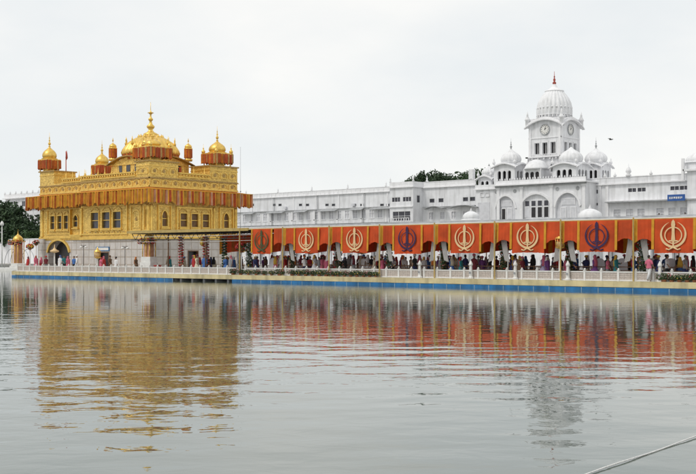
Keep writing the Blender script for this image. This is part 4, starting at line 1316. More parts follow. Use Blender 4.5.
YC = YN-3.5
ct = thing('clock_tower_building', (wx(545, YC), YC+6, .55), 'white clock tower building with big ribbed dome, round clock and domed roof pavilions', 'building')
def clock_building():
    x0, x1 = wx(497, YC), wx(586, YC)
    zt = wz(184, wx(545,YC), YC)
    ops = []
    a1_ = wx(505.5, YC); a2_ = wx(536, YC); a3_ = wx(567.5, YC)
    ops = [(a1_-2.0,a1_+2.0,7.6,12.8,2.2), (a2_-3.0,a2_+3.0,8.6,12.9,2.4), (a3_-2.3,a3_+2.3,7.6,12.9,2.4)]
    m = MB().use(wash).wall(x0, x1, .55, zt, YC, ops, .35)
    m.add([(x1,YC,.55),(x1,YC+14,.55),(x1,YC+14,zt),(x1,YC,zt)], [(0,1,2,3)]); m.add([(x0,YC,.55),(x0,YC+14,.55),(x0,YC+14,zt),(x0,YC,zt)], [(3,2,1,0)])
    m.add([(x0,YC,zt),(x1,YC,zt),(x1,YC+14,zt),(x0,YC+14,zt)], [(0,1,2,3)])
    m.build('wall', ct)
    # recess backs with windows
    def niche(a, hw, z0, z1, wins, nm='arched_bay'):
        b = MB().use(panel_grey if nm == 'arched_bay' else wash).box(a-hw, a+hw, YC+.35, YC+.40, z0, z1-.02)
        k = b.build(nm, ct)
        r_ = MB().use(washtrim).ring(arch_pts(a-hw-.3, a+hw+.3, z1+.35, 2.5), arch_pts(a-hw, a+hw, z1, 2.4 if hw > 2.1 else 2.2), YC-.18, YC-.002)
        r_.build('arch_moulding', k)
        for (w0, w1, b0, b1, mt) in wins:
            q = MB().use(mt).box(w0, w1, YC+.28, YC+.34, b0, b1); q.use(washtrim)
            q.box(w0-.1, w0-.002, YC+.25, YC+.345, b0, b1); q.box(w1+.002, w1+.1, YC+.25, YC+.345, b0, b1); q.box(w0-.1, w1+.1, YC+.25, YC+.345, b1+.002, b1+.12)
            q.build('window', k)
        return k
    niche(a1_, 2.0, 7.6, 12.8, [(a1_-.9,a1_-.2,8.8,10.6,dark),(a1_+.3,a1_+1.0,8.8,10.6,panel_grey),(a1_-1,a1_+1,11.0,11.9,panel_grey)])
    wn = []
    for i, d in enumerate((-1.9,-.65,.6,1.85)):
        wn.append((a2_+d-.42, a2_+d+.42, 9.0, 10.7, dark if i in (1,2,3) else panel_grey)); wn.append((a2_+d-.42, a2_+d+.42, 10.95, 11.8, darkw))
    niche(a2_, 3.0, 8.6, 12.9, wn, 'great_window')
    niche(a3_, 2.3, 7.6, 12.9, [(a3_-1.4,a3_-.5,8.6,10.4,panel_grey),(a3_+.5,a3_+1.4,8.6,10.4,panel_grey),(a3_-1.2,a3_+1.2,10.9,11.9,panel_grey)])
    # balcony
    b = MB().use(washtrim); b.box(a2_-3.6, a2_+3.6, YC-1.1, YC-.002, 7.3, 7.5)
    b.box(a2_-3.6, a2_+3.6, YC-1.1, YC-.98, 8.35, 8.47)
    for i in range(17):
        x = a2_-3.5+i*7/16; b.lathe(x, YC-1.04, [(.08,7.5),(.12,7.75),(.05,8.0),(.09,8.35)], 6)
    for i in range(5): b.box(a2_-3.2+i*1.6-.12, a2_-3.2+i*1.6+.12, YC-.8, YC-.002, 6.7, 7.299)
    b.build('balcony', ct)
    # rosettes, pilasters, cornice
    p = MB().use(washtrim)
    for x in (x0+.3, (a1_+a2_)/2+.2, (a2_+a3_)/2, x1-.4):
        p.box(x-.3, x+.3, YC-.16, YC-.002, .55, zt-.6); p.box(x-.42, x+.42, YC-.24, YC-.002, zt-.6, zt-.002)
    p.build('pilasters', ct)
    for a in (a1_, a2_, a3_):
        for sg_ in (-1, 1):
            xx = a+sg_*(1.9 if a != a2_ else 3.0)
            MB().use(greytrim).prism([(xx+.34*math.cos(q*PI/4), 13.6+.34*math.sin(q*PI/4)) for q in range(8)][::-1], YC-.06, YC-.002).build('rosette', ct)
    c = MB().use(washtrim); c.box(x0-.4, x1+.4, YC-.8, YC+14, zt, zt+.2); c.use(greytrim).box(x0-.2, x1+.2, YC-.4, YC-.002, zt-.25, zt-.002)
    c.use(washtrim).box(x0-.1, x1+.1, YC-.3, YC-.12, zt+.2, zt+.9)
    n = 34
    for i in range(n): c.lathe(x0+(x1-x0)*(i+.5)/n, YC-.21, [(.12,zt+.9),(.16,zt+1.05),(.02,zt+1.3)], 6)
    c.build('cornice', ct)
    # pilaster strip at left (px 476-497)
    xs0, xs1 = wx(476, YN-1), wx(496.5, YN-1)
    yb = YN-1
    m = MB().use(wash).box(xs0, xs1, yb, yb+10, .55, zt-.3); a = (xs0+xs1)/2 - .3
    m.use(panel_grey).box(a-1.5, a+1.1, yb-.05, yb-.002, 8.2, 12.0); m.use(washtrim).box(xs0-.3, xs1, yb-.4, yb+10, zt-.298, zt-.1); m.box(xs0-.1, xs1, yb-.15, yb+.1, zt-.1, zt+.6)
    m.build('side_block', ct)
    for d in (-.95, .15): window(ct, MLf, a+d-.0, a+d+.9, 13.0, 13.8, yb-.1, pane=greytrim, frame=washtrim, t=.08)
    # roof pavilions
    def X(px, y): return wx(px, y)
    z0 = zt+.2
    y1 = YC+2.2
    pavilion(ct, None, X(511,y1), y1, 4.3, z0, wz(165, X(511,y1), y1), 1.8, 2.2, 2.0)
    pavilion(ct, None, X(571,y1), y1, 4.5, z0, wz(164.5, X(571,y1), y1), 2.0, 2.3, 1.2)
    y2 = YC+9.5
    pavilion(ct, None, X(596,y2), y2, 3.7, z0, wz(164.5, X(596,y2), y2), 1.9, 2.2, 2.0)
    y3 = YC+5
    pavilion(ct, None, X(489,y3), y3, 2.8, z0-.6, wz(177, X(489,y3), y3), 1.35, 1.5, .5, 2)
    # low bangla-roofed window kiosk
    y4 = YC+1.4; xk = X(536.5,y4); zk = wz(169, xk, y4)
    m = MB().use(wash).wall(xk-1.75, xk+1.75, z0, zk, y4-1.4, [(xk-1.45+1.0*i, xk-.65+1.0*i, z0+.3, z0+2.0, .3) for i in range(3)], .3)
    m.box(xk-1.75, xk+1.75, y4-1.0, y4+1.4, z0, zk-.02); m.add([(xk+1.75,y4-1.4,z0),(xk+1.75,y4-1,z0),(xk+1.75,y4-1,zk),(xk+1.75,y4-1.4,zk)], [(0,1,2,3)])
    k = m.build('bowed_roof_kiosk', ct)
    MB().use(dark).box(xk-1.5, xk+1.5, y4-1.08, y4-1.02, z0+.3, z0+2.0).build('pane', k)
    q = MB().use(washdome); q.lathe(xk, y4, [(2.15,zk-.12),(2.2,zk+.05),(2.0,zk+.25),(1.75,zk+.75),(1.25,zk+1.25),(.6,zk+1.55),(.05,zk+1.65)], 28, 14, .04); q.build('dome', k)
    # the tower
    yt = YC+7.3; hw = 3.15
    xt_ = X(545, yt-hw)
    xt_c = xt_ + 0.0
    ztop = wz(118, xt_c, yt-hw)
    zmid = wz(152, xt_c, yt-hw)
    m = MB().use(wash)
    for side in range(4):
        q = MB(LM((xt_c, yt, 0), side*PI/2)).use(wash)
        q.wall(-hw, hw, z0, ztop, -hw, [(-2.05,-1.15,zmid-.3,zmid+1.6,0),(-.5,.5,zmid-.5,zmid+1.6,0),(1.15,2.05,zmid-.3,zmid+1.6,0),(-1.9,-1.1,z0+2.2,z0+3.6,.2),(-.45,.45,z0+2.2,z0+3.6,.2),(1.1,1.9,z0+2.2,z0+3.6,.2)], .4)
        m.v += q.v; off = len(m.v)-len(q.v); m.f += [tuple(i+off for i in f) for f in q.f]; m.mi += [0]*len(q.f); m.sm += q.sm
    m.box(xt_c-hw+.6, xt_c+hw-.6, yt-hw+.6, yt+hw-.6, z0, ztop)
    tw = m.build('tower', ct)
    for side in range(4):
        M2 = LM((xt_c, yt, 0), side*PI/2)
        q = MB(M2).use(dark).box(-2.1, 2.1, -hw+.42, -hw+.46, zmid-.5, zmid+1.6); q.box(-2.0, 2.0, -hw+.42, -hw+.46, z0+2.2, z0+3.6)
        q.use(washtrim)
        for a in (-1.6, 0, 1.6):
            q.box(a-.62, a-.5, -hw-.08, -hw-.002, zmid-.5, zmid+1.9); q.box(a+.5, a+.62, -hw-.08, -hw-.002, zmid-.5, zmid+1.9); q.box(a-.5, a+.5, -hw-.08, -hw-.002, zmid+1.65, zmid+1.9)
            q.box(a-.04, a+.04, -hw+.3, -hw+.36, zmid-.3, zmid+1.6)
        q.build('louvre_window', tw)
        q = MB(M2).use(washtrim)
        q.box(-hw-.5, hw+.5, -hw-.5, -hw-.002, zmid-.95, zmid-.75)
        for i in range(5): q.box(-2.4+1.2*i-.1, -2.4+1.2*i+.1, -hw-.4, -hw-.002, zmid-1.3, zmid-.952)
        q.box(-2.6, 2.6, -hw-.48, -hw-.36, zmid-.45, zmid-.37)
        for i in range(12): q.box(-2.55+5.1*i/11-.04, -2.55+5.1*i/11+.04, -hw-.46, -hw-.38, zmid-.75, zmid-.452)
        q.box(-hw-.1, hw+.1, -hw-.1, -hw-.002, zmid+2.4, zmid+2.55)
        # pilasters
        for a in (-hw+.2, hw-.2): q.box(a-.2, a+.2, -hw-.14, -hw-.002, z0, ztop-.9)
        # bowed eave
        n = 16; W = hw+.7
        lo = [(-W+2*W*i/n, ztop-1.75+1.35*math.cos((-1+2*i/n)*PI/2)**.8 if 0 < i < n else ztop-1.75) for i in range(n+1)]
        q.ring([(x, z+.22) for x, z in lo], lo, -W, -hw-.16)
        q.ring([(x*.96, z+.6) for x, z in lo], [(x*.96, z+.23) for x, z in lo], -hw-.4, -hw-.15)
        q.build('balcony_and_eave', tw)
        cz = wz(129.5, xt_c, yt-hw)
        q = MB(M2).use(greytrim).ring(arc(0.0, cz, .98, 0, 2*PI, 32), arc(0, cz, .84, 0, 2*PI, 32), -hw-.16, -hw-.01)
        q.use(whitep).prism([(p[0], p[1]) for p in reversed(arc(0, cz, .84, 0, 2*PI, 32)[:-1])], -hw-.07, -hw-.005)
        ck = q.build('clock', tw)
        q = MB(M2).use(dark)
        for i in range(12):
            a = i*PI/6; ca, sa = math.cos(a), math.sin(a)
            q.prism([(ca*.6-sa*.05, cz+sa*.6+ca*.05), (ca*.76-sa*.05, cz+sa*.76+ca*.05), (ca*.76+sa*.05, cz+sa*.76-ca*.05), (ca*.6+sa*.05, cz+sa*.6-ca*.05)], -hw-.082, -hw-.072)
        def hand(a, l, w, yo):
            ca, sa = math.cos(a), math.sin(a)
            q.prism([(-ca*.1-sa*w, cz-sa*.1+ca*w), (-ca*.1+sa*w, cz-sa*.1-ca*w), (ca*l+sa*w*.5, cz+sa*l-ca*w*.5), (ca*l-sa*w*.5, cz+sa*l+ca*w*.5)], -hw-yo, -hw-yo+.008)
        hand(R(42), .42, .07, .094); hand(R(78), .62, .05, .106)
        q.build('clock_hands', ck)
        q = MB(M2).use(washtrim)
        q.lathe(-hw-.25, -hw-.25, [(.2,ztop-1.6),(.36,ztop-1.2),(.36,ztop-.3),(.5,ztop-.2),(.4,ztop+.1),(.15,ztop+.55),(.2,ztop+.65),(.02,ztop+1.4)], 8); q.build('corner_turret', tw)
    q = MB().use(washtrim)
    for i in range(28):
        a = 2*PI*i/28; q.lathe(xt_c+3.08*math.cos(a), yt+3.08*math.sin(a), [(.1,ztop),(.13,ztop+.3),(.08,ztop+.6)], 5)
    q.lathe(xt_c, yt, [(3.12,ztop-.02),(3.12,ztop+.02)], 32); q.ring
    q.lathe(xt_c, yt, [(3.15,ztop+.6),(3.15,ztop+.7),(2.9,ztop+.72)], 32, smooth=False)
    q.build('parapet_ring', tw)
    zb = ztop+.2; H = wz(89.5, xt_c, yt) - zb; Rd = 3.05
    d = MB().use(washdome)
    d.lathe(xt_c, yt, [(Rd*.93,ztop),(Rd*.93,zb),(Rd*.99,zb+.1*H),(Rd,zb+.24*H),(Rd*.985,zb+.38*H),(Rd*.93,zb+.52*H),(Rd*.83,zb+.66*H),(Rd*.69,zb+.79*H),(Rd*.56,zb+.88*H),(Rd*.5,zb+.93*H)], 144, 24, .075, cap=False)
    dm = d.build('great_dome', tw)
    d = MB().use(washtrim); d.lathe(xt_c, yt, [(Rd*.5,zb+.9*H),(Rd*.56,zb+.93*H),(Rd*.54,zb+.95*H),(Rd*.36,zb+.99*H),(Rd*.2,zb+1.06*H),(Rd*.1,zb+1.16*H),(.05,zb+1.24*H)], 24, smooth=False); 
    d.build('dome_crown', dm)
    d = MB().use(washtrim)
    for i in range(24):
        a = 2*PI*(i+.5)/24; zz = zb+.34*H; rr = Rd*.985
        d.lathe(xt_c+rr*math.cos(a), yt+rr*math.sin(a), [(.02,zz-.2),(.2,zz),(.02,zz+.2)], 6)
    d.build('dome_bosses', dm)
    zs = zb+1.14*H; ze = wz(71.5, xt_c, yt)
    MB().use(redfin).lathe(xt_c, yt, [(.06,zs),(.3,zs+.25),(.34,zs+.45),(.12,zs+.7),(.22,zs+.9),(.2,zs+1.05),(.07,zs+1.3),(.14,zs+1.5),(.05,zs+1.7),(.03,ze)], 10).build('spire', dm)
clock_building()

# -- right wing
def right_wing():
    x0, x1 = wx(586.3, YN), wx(702, YN)+30
    y = YN
    t = thing('arcade_building', ((x0+x1)/2, YN+5, .55), 'whitewashed building with paired windows right of the clock tower', 'building')
    zt = 14.1
    ops = []
    for px in (594, 632, 641.5, 674.5, 684):
        a = wx(px, y); ops.append((a-.8, a+.8, 12.7, 13.5, 0))
    for px in (594,):
        a = wx(px, y); ops.append((a-.8, a+.8, 10.7, 11.3, 0))
    x = wx(700, y)+2
    while x < x1-2: ops.append((x-.8, x+.8, 12.7, 13.5, 0)); x += 2.4
    low = []
    for px in (617,629.5,641,660,672,684): 
        a = wx(px, y); low.append((a-.7,a+.7,8.6,10.1,0))
    m = MB().use(wash).wall(x0, x1, 7.2, zt, y, ops+low, .35); m.box(x0, x1, y+1, y+12, .55, zt)
    ar = []
    x = x0+2.2
    while x < x1-1.5: ar.append((x-1.2,x+1.2,.55,4.6,1.1)); x += 3.6
    m.wall(x0, x1, .55, 7.19, y-.6, ar, .8); m.build('wall', t)
    for i, (a0,a1,b0,b1,_) in enumerate(ops): window(t, MLf, a0, a1, b0, b1, y+.05, pane=darkw, frame=washtrim, nx=2, t=.09)
    for (a0,a1,b0,b1,_) in low: window(t, MLf, a0, a1, b0, b1, y+.05, pane=panel_grey, frame=washtrim, nx=2, nz=3, t=.09)
    m = MB().use(panel_grey)
    for (a0,a1,b0,b1,_) in ar: m.box(a0+.01, a1-.01, y+.4, y+.45, .55, b1-.01)
    m.build('arcade_back', t)
    c = MB().use(washtrim); c.box(x0, x1, y-.4, y+.3, zt, zt+.2); c.use(wash).box(x0, x1, y-.1, y+.1, zt+.2, zt+1.15); c.use(washtrim).box(x0, x1, y-.18, y+.18, zt+1.15, zt+1.27)
    for px in (605, 615, 628.5, 651): 
        a = wx(px, y); c.lathe(a, y, [(.45,zt+1.27),(.5,zt+1.5),(.25,zt+1.7),(.5,zt+2.0),(.35,zt+2.5),(.1,zt+2.8),(.02,zt+3.4)] if px in (628.5,) else [(.2,zt+1.27),(.3,zt+1.5),(.1,zt+1.8),(.02,zt+2.1)], 8)
    c.build('parapet', t)
    c = MB().use(greytrim).box(wx(608,y), x1, y-1.2, y-.002, 11.1, 11.3); c.use(washtrim).box(wx(608,y), x1, y-1.0, y-.002, 11.302, 11.4); c.use(greytrim).box(x0, x1, y-1.0, y-.002, 7.2, 7.4)
    c.build('ledge', t)
    # pilaster strips
    c = MB().use(washtrim)
    for px in (600, 607.5, 694): a = wx(px, y); c.box(a-.25, a+.25, y-.2, y-.002, .6, zt-.002)
    c.build('pilasters', t)
    # end tower
    a = wx(699, y+1)
    c = MB().use(wash).box(wx(688,y-.5), wx(688,y-.5)+7, y-.8, y+5, .55, 15.6); c.use(washtrim).box(wx(688,y-.5)-.5, wx(688,y-.5)+7.5, y-1.3, y+5.5, 15.6, 15.9)
    c.box(wx(681.5,y-1.2), wx(684,y-1.2), y-1.3, y-.9, 14.2, 17.6)
    c.build('end_block', t)
    d = MB().use(wash).lathe(a, y+2, [(2.6,15.9),(2.6,16.9),(2.9,17.0),(2.75,17.2)], 20, smooth=False); d.use(washdome).lathe(a, y+2, dome_prof(2.4, 17.0, 2.0), 24, 12, .05, cap=False)
    d.build('end_dome', t)
    # blue board
    bx0, bx1 = wx(667.5, y-1.5), wx(685, y-1.5)
    s = thing('blue_signboard', ((bx0+bx1)/2, y-1.5, 10.6), 'long blue signboard with pale lettering on the ledge of the right-hand white building', 'sign')
    MB().use(blueboard).box(bx0, bx1, y-1.55, y-1.45, 11.0, 12.0).build('board', s)
    q = MB().use(whitep); r = random.Random(4)
    xx = bx0+.3
    while xx < bx1-.4:
        w = r.uniform(.1, .25); q.box(xx, xx+w, y-1.575, y-1.552, 11.35+r.uniform(-.04,.04), 11.65); xx += w+.12
    q.build('lettering', s)
right_wing()

# white domed kiosks on the far walk (just above the canopy edge)
def domed_kiosk(px, y, w, ytop, yb, label):
    x = wx(px, y); t = thing('domed_kiosk', (x, y, .55), label, 'kiosk', 'white domed kiosks on the far walk')
    zb = wz(yb, x, y); zt = wz(ytop, x, y); r = w/2
    MB().use(wash).lathe(x, y, [(r*1.15,.55),(r*1.15,1.0),(r*.8,1.05),(r*.8,zb-.4)], 8, smooth=False).build('wall', t)
    m = MB().use(washtrim)
    for i in range(8):
        a = PI/8+i*PI/4; m2 = MB().use(washtrim).tube([(x+r*.98*math.cos(a),y+r*.98*math.sin(a),1),(x+r*.98*math.cos(a),y+r*.98*math.sin(a),zb-.35)], .14, 6).build('column', t)
    MB().use(washtrim).lathe(x, y, [(r*1.05,zb-.4),(r*1.3,zb-.25),(r*1.3,zb-.12),(r*1.0,zb)], 24, smooth=False).build('eave', t)
    H = (zt-zb)
    d = MB().use(washdome).lathe(x, y, [(r*.98,zb),(r*1.02,zb+H*.15),(r*.95,zb+H*.35),(r*.75,zb+H*.52),(r*.4,zb+H*.66),(r*.12,zb+H*.72)], 48, 16, .05).build('dome', t)
    MB().use(washtrim).lathe(x, y, [(.1,zb+H*.7),(.22,zb+H*.78),(.06,zb+H*.86),(.02,zt)], 8).build('finial', d)
domed_kiosk(590, 128, 3.2, 204.5, 219, 'white domed kiosk rising behind the navy emblem banner at the right')
domed_kiosk(471, 128, 2.4, 208, 219, 'smaller white domed kiosk rising behind the canopy left of the clock tower')

# ------------------------------------------------------------------ trees
def tree(x, y, h, cw, label, mats, seed, name='broadleaf_tree', group='dark trees behind the buildings', base=.55, n=26, nl=150, ls=.42, cb=.35):
    r = random.Random(seed)
    t = thing(name, (x, y, base), label, 'tree', group)
    m = MB().use(bark); m.tube([(x,y,base-.2),(x+.2,y,base+h*.3),(x,y+.2,base+h*.55)], [h*.028,h*.02,h*.012], 8)
    cl = []
    for i in range(n):
        a = r.uniform(0, 2*PI); e = r.uniform(-.35, 1.4); q = r.uniform(.45, 1)**.6
        cx = x + cw*.5*math.cos(a)*math.cos(e)*q*.82; cy = y + cw*.5*math.sin(a)*math.cos(e)*q*.82; cz = base+h*(cb+.28) + h*(1-cb-.3)*.9*math.sin(e)*q
        cl.append((cx,cy,cz))
        if i % 3 == 0: m.tube([(x,y,base+h*.4),((x+cx)/2,(y+cy)/2,(base+h*.5+cz)/2),(cx,cy,cz)], [h*.01,h*.007,h*.003], 5)
    m.build('trunk', t)
    f = MB()
    for c in cl:
        s = r.uniform(.7, 1.3)*cw*.13
        leaves(f, c, (s, s, s*.75), nl, ls, mats, r)
    leaves(f, (x, y, base+h*(cb+.3)), (cw*.36, cw*.36, h*.22), nl*5, ls*1.2, mats[:1], r)
    f.build('crown', t)
yt = 188
for i, (px, top, w, lab) in enumerate(((409,180.5,5,'low dark tree top at the left end of the clump behind the parapet'), (419,173.5,9,'rounded dark tree behind the white parapet, left of the widest one'), (430,172.5,11,'widest dark tree behind the white parapet'), (442,173.8,9,'dark tree behind the parapet just left of the gap'), (460,171.5,9,'feathery green tree just right of the gap in the tree line'), (470,169.5,10,'feathery green tree in the middle of the right-hand clump'), (480,169.5,9,'dark tree beside the roof pavilions of the clock tower building'))):
    x = wx(px, yt+i % 3*4); y = yt + i % 3*4
    h = (wz(top, x, y)-.55)*1.03
    tree(x, y, h, w*1.25, lab, [leafd, leafd, leafm] if px < 450 else [leafm, leafd, leafm], 10+i, n=20, nl=120, ls=.3, cb=.45)
for i, (px, Y, top, w, lab) in enumerate(((-14,112,197,20,'huge dark green tree cut by the left edge of the photo'), (9,108,202,17,'large dark green tree in front of the pale tall building'), (20,105,216,9,'smaller dark green tree between the big trees and the temple'), (27,112,226,7,'low light green tree close beside the temple at the left'), (35,112,228,6,'low light green bush-like tree half hidden by the temple'))):
    Y = {0:158,1:156,2:153,3:152.5,4:153}[i]; w *= 1.22
    x = wx(px, Y); h = wz(top, x, Y)-.55
    tree(x, Y, h, w, lab, [leafd, leafd, leafm] if i < 3 else [leafm, leaf], 30+i, group='trees at the far left bank', n=34 if i < 3 else 16, nl=170, ls=.5 if i < 3 else .35, cb=.25)
# ------------------------------------------------------------------ far left: buildings on the east bank
def left_far():
    Y = 176; x0, x1 = wx(5.5, Y), wx(45, Y)
    t = thing('tall_white_building', ((x0+x1)/2, Y+6, .55), 'pale tall building with small dark windows behind the trees at the far left', 'building')
    xc = (x0+x1)/2; zt = wz(199.5, x0, Y)
    ops = []
    for px in (16, 23.5): a = wx(px, Y); ops.append((a-1.0, a+1.0, zt-2.6, zt-.8, 0))
    for px in (16, 23.5, 31, 38):
        for k in range(1,4): a = wx(px, Y); ops.append((a-.9, a+.9, zt-2.6-4*k, zt-1-4*k, 0))
    m = MB().use(wash).wall(x0, x1+16, .55, zt, Y, ops, .3); m.box(x0, x1+16, Y+1, Y+12, .55, zt); m.build('wall', t)
    for (a0,a1,b0,b1,_) in ops: window(t, MLf, a0, a1, b0, b1, Y+.05, frame=washtrim, nx=2, t=.12)
    c = MB().use(washtrim).box(x0-.6, x1+16, Y-.8, Y+12, zt, zt+.3); c.box(x0-.3, x1+16, Y-.3, Y-.1, zt+.3, zt+1.5); finials(c, x0, x1, Y-.2, zt+1.5, 3, 1.0, .3); c.use(greytrim).box(x0-.3, x1+16, Y-.4, Y-.002, zt-3.4, zt-3.1); c.build('parapet', t)
    # long low wall
    Y2 = 149.5; x0, x1 = -330, wx(120, Y2)
    t = thing('boundary_wall', (wx(20,Y2), Y2, .55), 'low cream wall along the far bank at the left', 'wall')
    z = wz(239.5, wx(20,Y2), Y2)
    m = MB().use(washtrim); m.box(x0, x1, Y2, Y2+.4, .55, z); m.box(x0, x1, Y2-.15, Y2+.55, z, z+.18); m.build('wall', t)
    m = MB().use(wash)
    for i in range(60): m.box(x0+i*3.4, x0+i*3.4+.4, Y2-.12, Y2-.002, .55, z-.002)
    m.build('pilasters', t)
left_far()
x, y = wx(2, 100), 100
t = thing('lamp_post', (x, y, 0), 'thin white lamp post against the dark trees at the far left', 'lamp post')
MB().use(whitep).tube([(x,y,-1),(x,y,wz(226,x,y))], [.13,.08], 8).build('column', t)
MB().use(whitep).lathe(x, y, [(.12,wz(226,x,y)),(.34,wz(225,x,y)),(.3,wz(223,x,y)),(.05,wz(221,x,y))], 10).build('lamp_shade', t)
# boat-like white landing stage at px 0-12
x, y = wx(4, 92), 92
t = thing('landing_stage', (x, y, 0), 'low white landing stage with an arched frame at the left edge of the pool', 'landing stage')
MB().use(whitep).box(x-6, x+4.3, y-1, y+5, -.5, .42).build('deck', t)
m = MB().use(steel)
for k in range(4):
    m.tube([(x+4.0*math.cos(a*PI/14) * .55 + .6, y+1+k, .42+3.1*math.sin(a*PI/14)) for a in range(15)], .05, 5)
m.build('arched_frame', t)

# ------------------------------------------------------------------ rope and bird
def water_pt(px, py):
    s = FPX*CAMZ/(py-HOR); t = (px-348)/FPX*s
    return (s*FW[0]+t*RT[0], s*FW[1]+t*RT[1])
a = water_pt(588, 474.6); b = water_pt(696, 437.5)
d = (b[0]-a[0], b[1]-a[1])
pts = []
for i in range(-14, 42):
    u = i/8
    pts.append((a[0]+d[0]*u+.004*math.sin(i*.5), a[1]+d[1]*u+.004*math.cos(i*.4), .012+.006*math.sin(i)))
tag(MB().use(rope_m).tube(pts, .009, 8).build('rope', origin=(a[0],a[1],0)), 'thin white rope floating on the water at the bottom right corner', 'rope')
xb, yb = wx(611, 90), 90; zb = wz(139.8, xb, yb)
t = thing('bird', (xb, yb, zb), 'small grey bird flying right of the clock tower', 'bird')
m = MB().use(birdm); m.tube([(xb-.2,yb,zb),(xb-.08,yb,zb+.02),(xb+.08,yb,zb+.02),(xb+.18,yb,zb+.03),(xb+.24,yb,zb+.02)], [.015,.055,.05,.035,.008], 8); m.build('body', t)
for s in (-1, 1):
    m = MB().use(birdm); 
    P = [(xb-.07,yb,zb+.03),(xb+.1,yb,zb+.03),(xb+.06,yb+s*.22,zb+.13),(xb-.1,yb+s*.45,zb+.09),(xb-.1,yb+s*.2,zb+.11)]
    m.add(P+[(p[0],p[1],p[2]-.012) for p in P], [(0,1,2,3,4),(9,8,7,6,5),(0,5,6,1),(1,6,7,2),(2,7,8,3),(3,8,9,4),(4,9,5,0)]); m.build('wing', t)

# ------------------------------------------------------------------ people
SK = [mat('skin_brown', (.30,.165,.10), .55, 0, .1, 6), mat('skin_tan', (.38,.22,.14), .55, 0, .1, 6)]
hair_m = mat('black_hair', (.012,.01,.01), .5, 0, .2, 20)
CL = {}
for nm, c in dict(white=(.72,.72,.72), cream=(.66,.6,.46), pink=(.6,.14,.22), red=(.42,.03,.03), maroon=(.16,.02,.03), navy=(.03,.04,.13), blue=(.06,.16,.42), teal=(.03,.22,.24), grey=(.28,.28,.29), black=(.02,.02,.022), purple=(.2,.07,.26), yellow=(.68,.42,.06), orange=(.65,.2,.03), green=(.05,.16,.06), brown=(.13,.075,.04), lilac=(.42,.36,.52)).items():
    CL[nm] = mat('cloth_'+nm, c, .85, 0, .1, 5, .2, 25)

def skin_mesh(verts, edges, radii, root=0):
    me = bpy.data.meshes.new('body'); me.from_pydata(verts, edges, [])
    o = bpy.data.objects.new('tmp', me); COL.objects.link(o)
    me.skin_vertices or None
    md = o.modifiers.new('s', 'SKIN'); md.use_smooth_shade = True
    if not me.skin_vertices:
        me.attributes  # layer is made by the modifier on first use
    sl = me.skin_vertices[0] if me.skin_vertices else None
    if sl is None:
        bpy.context.view_layer.objects.active = o
        bpy.ops.mesh.customdata_skin_add()
        sl = me.skin_vertices[0]
    for i, r in enumerate(radii):
        sl.data[i].radius = r if isinstance(r, tuple) else (r, r)
        sl.data[i].use_root = (i == root)
    md2 = o.modifiers.new('u', 'SUBSURF'); md2.levels = 1; md2.render_levels = 1
    dg = bpy.context.evaluated_depsgraph_get()
    ev = o.evaluated_get(dg)
    out = bpy.data.meshes.new_from_object(ev)
    bpy.data.objects.remove(o)
    return out

def loft(mb, rings, n=14, cap=True, smooth=True):
    """rings: (cx, cy, z, rx, ry)"""
    vs, fs = [], []
    for (cx, cy, z, rx, ry) in rings:
        for i in range(n):
            a = 2*PI*i/n; vs.append((cx+rx*math.cos(a), cy+ry*math.sin(a), z))
    for j in range(len(rings)-1):
        for i in range(n):
            k = (i+1) % n; fs.append((j*n+i, j*n+k, (j+1)*n+k, (j+1)*n+i))
    if cap: fs += [tuple(reversed(range(n))), tuple(range((len(rings)-1)*n, len(rings)*n))]
    mb.add(vs, fs, smooth)

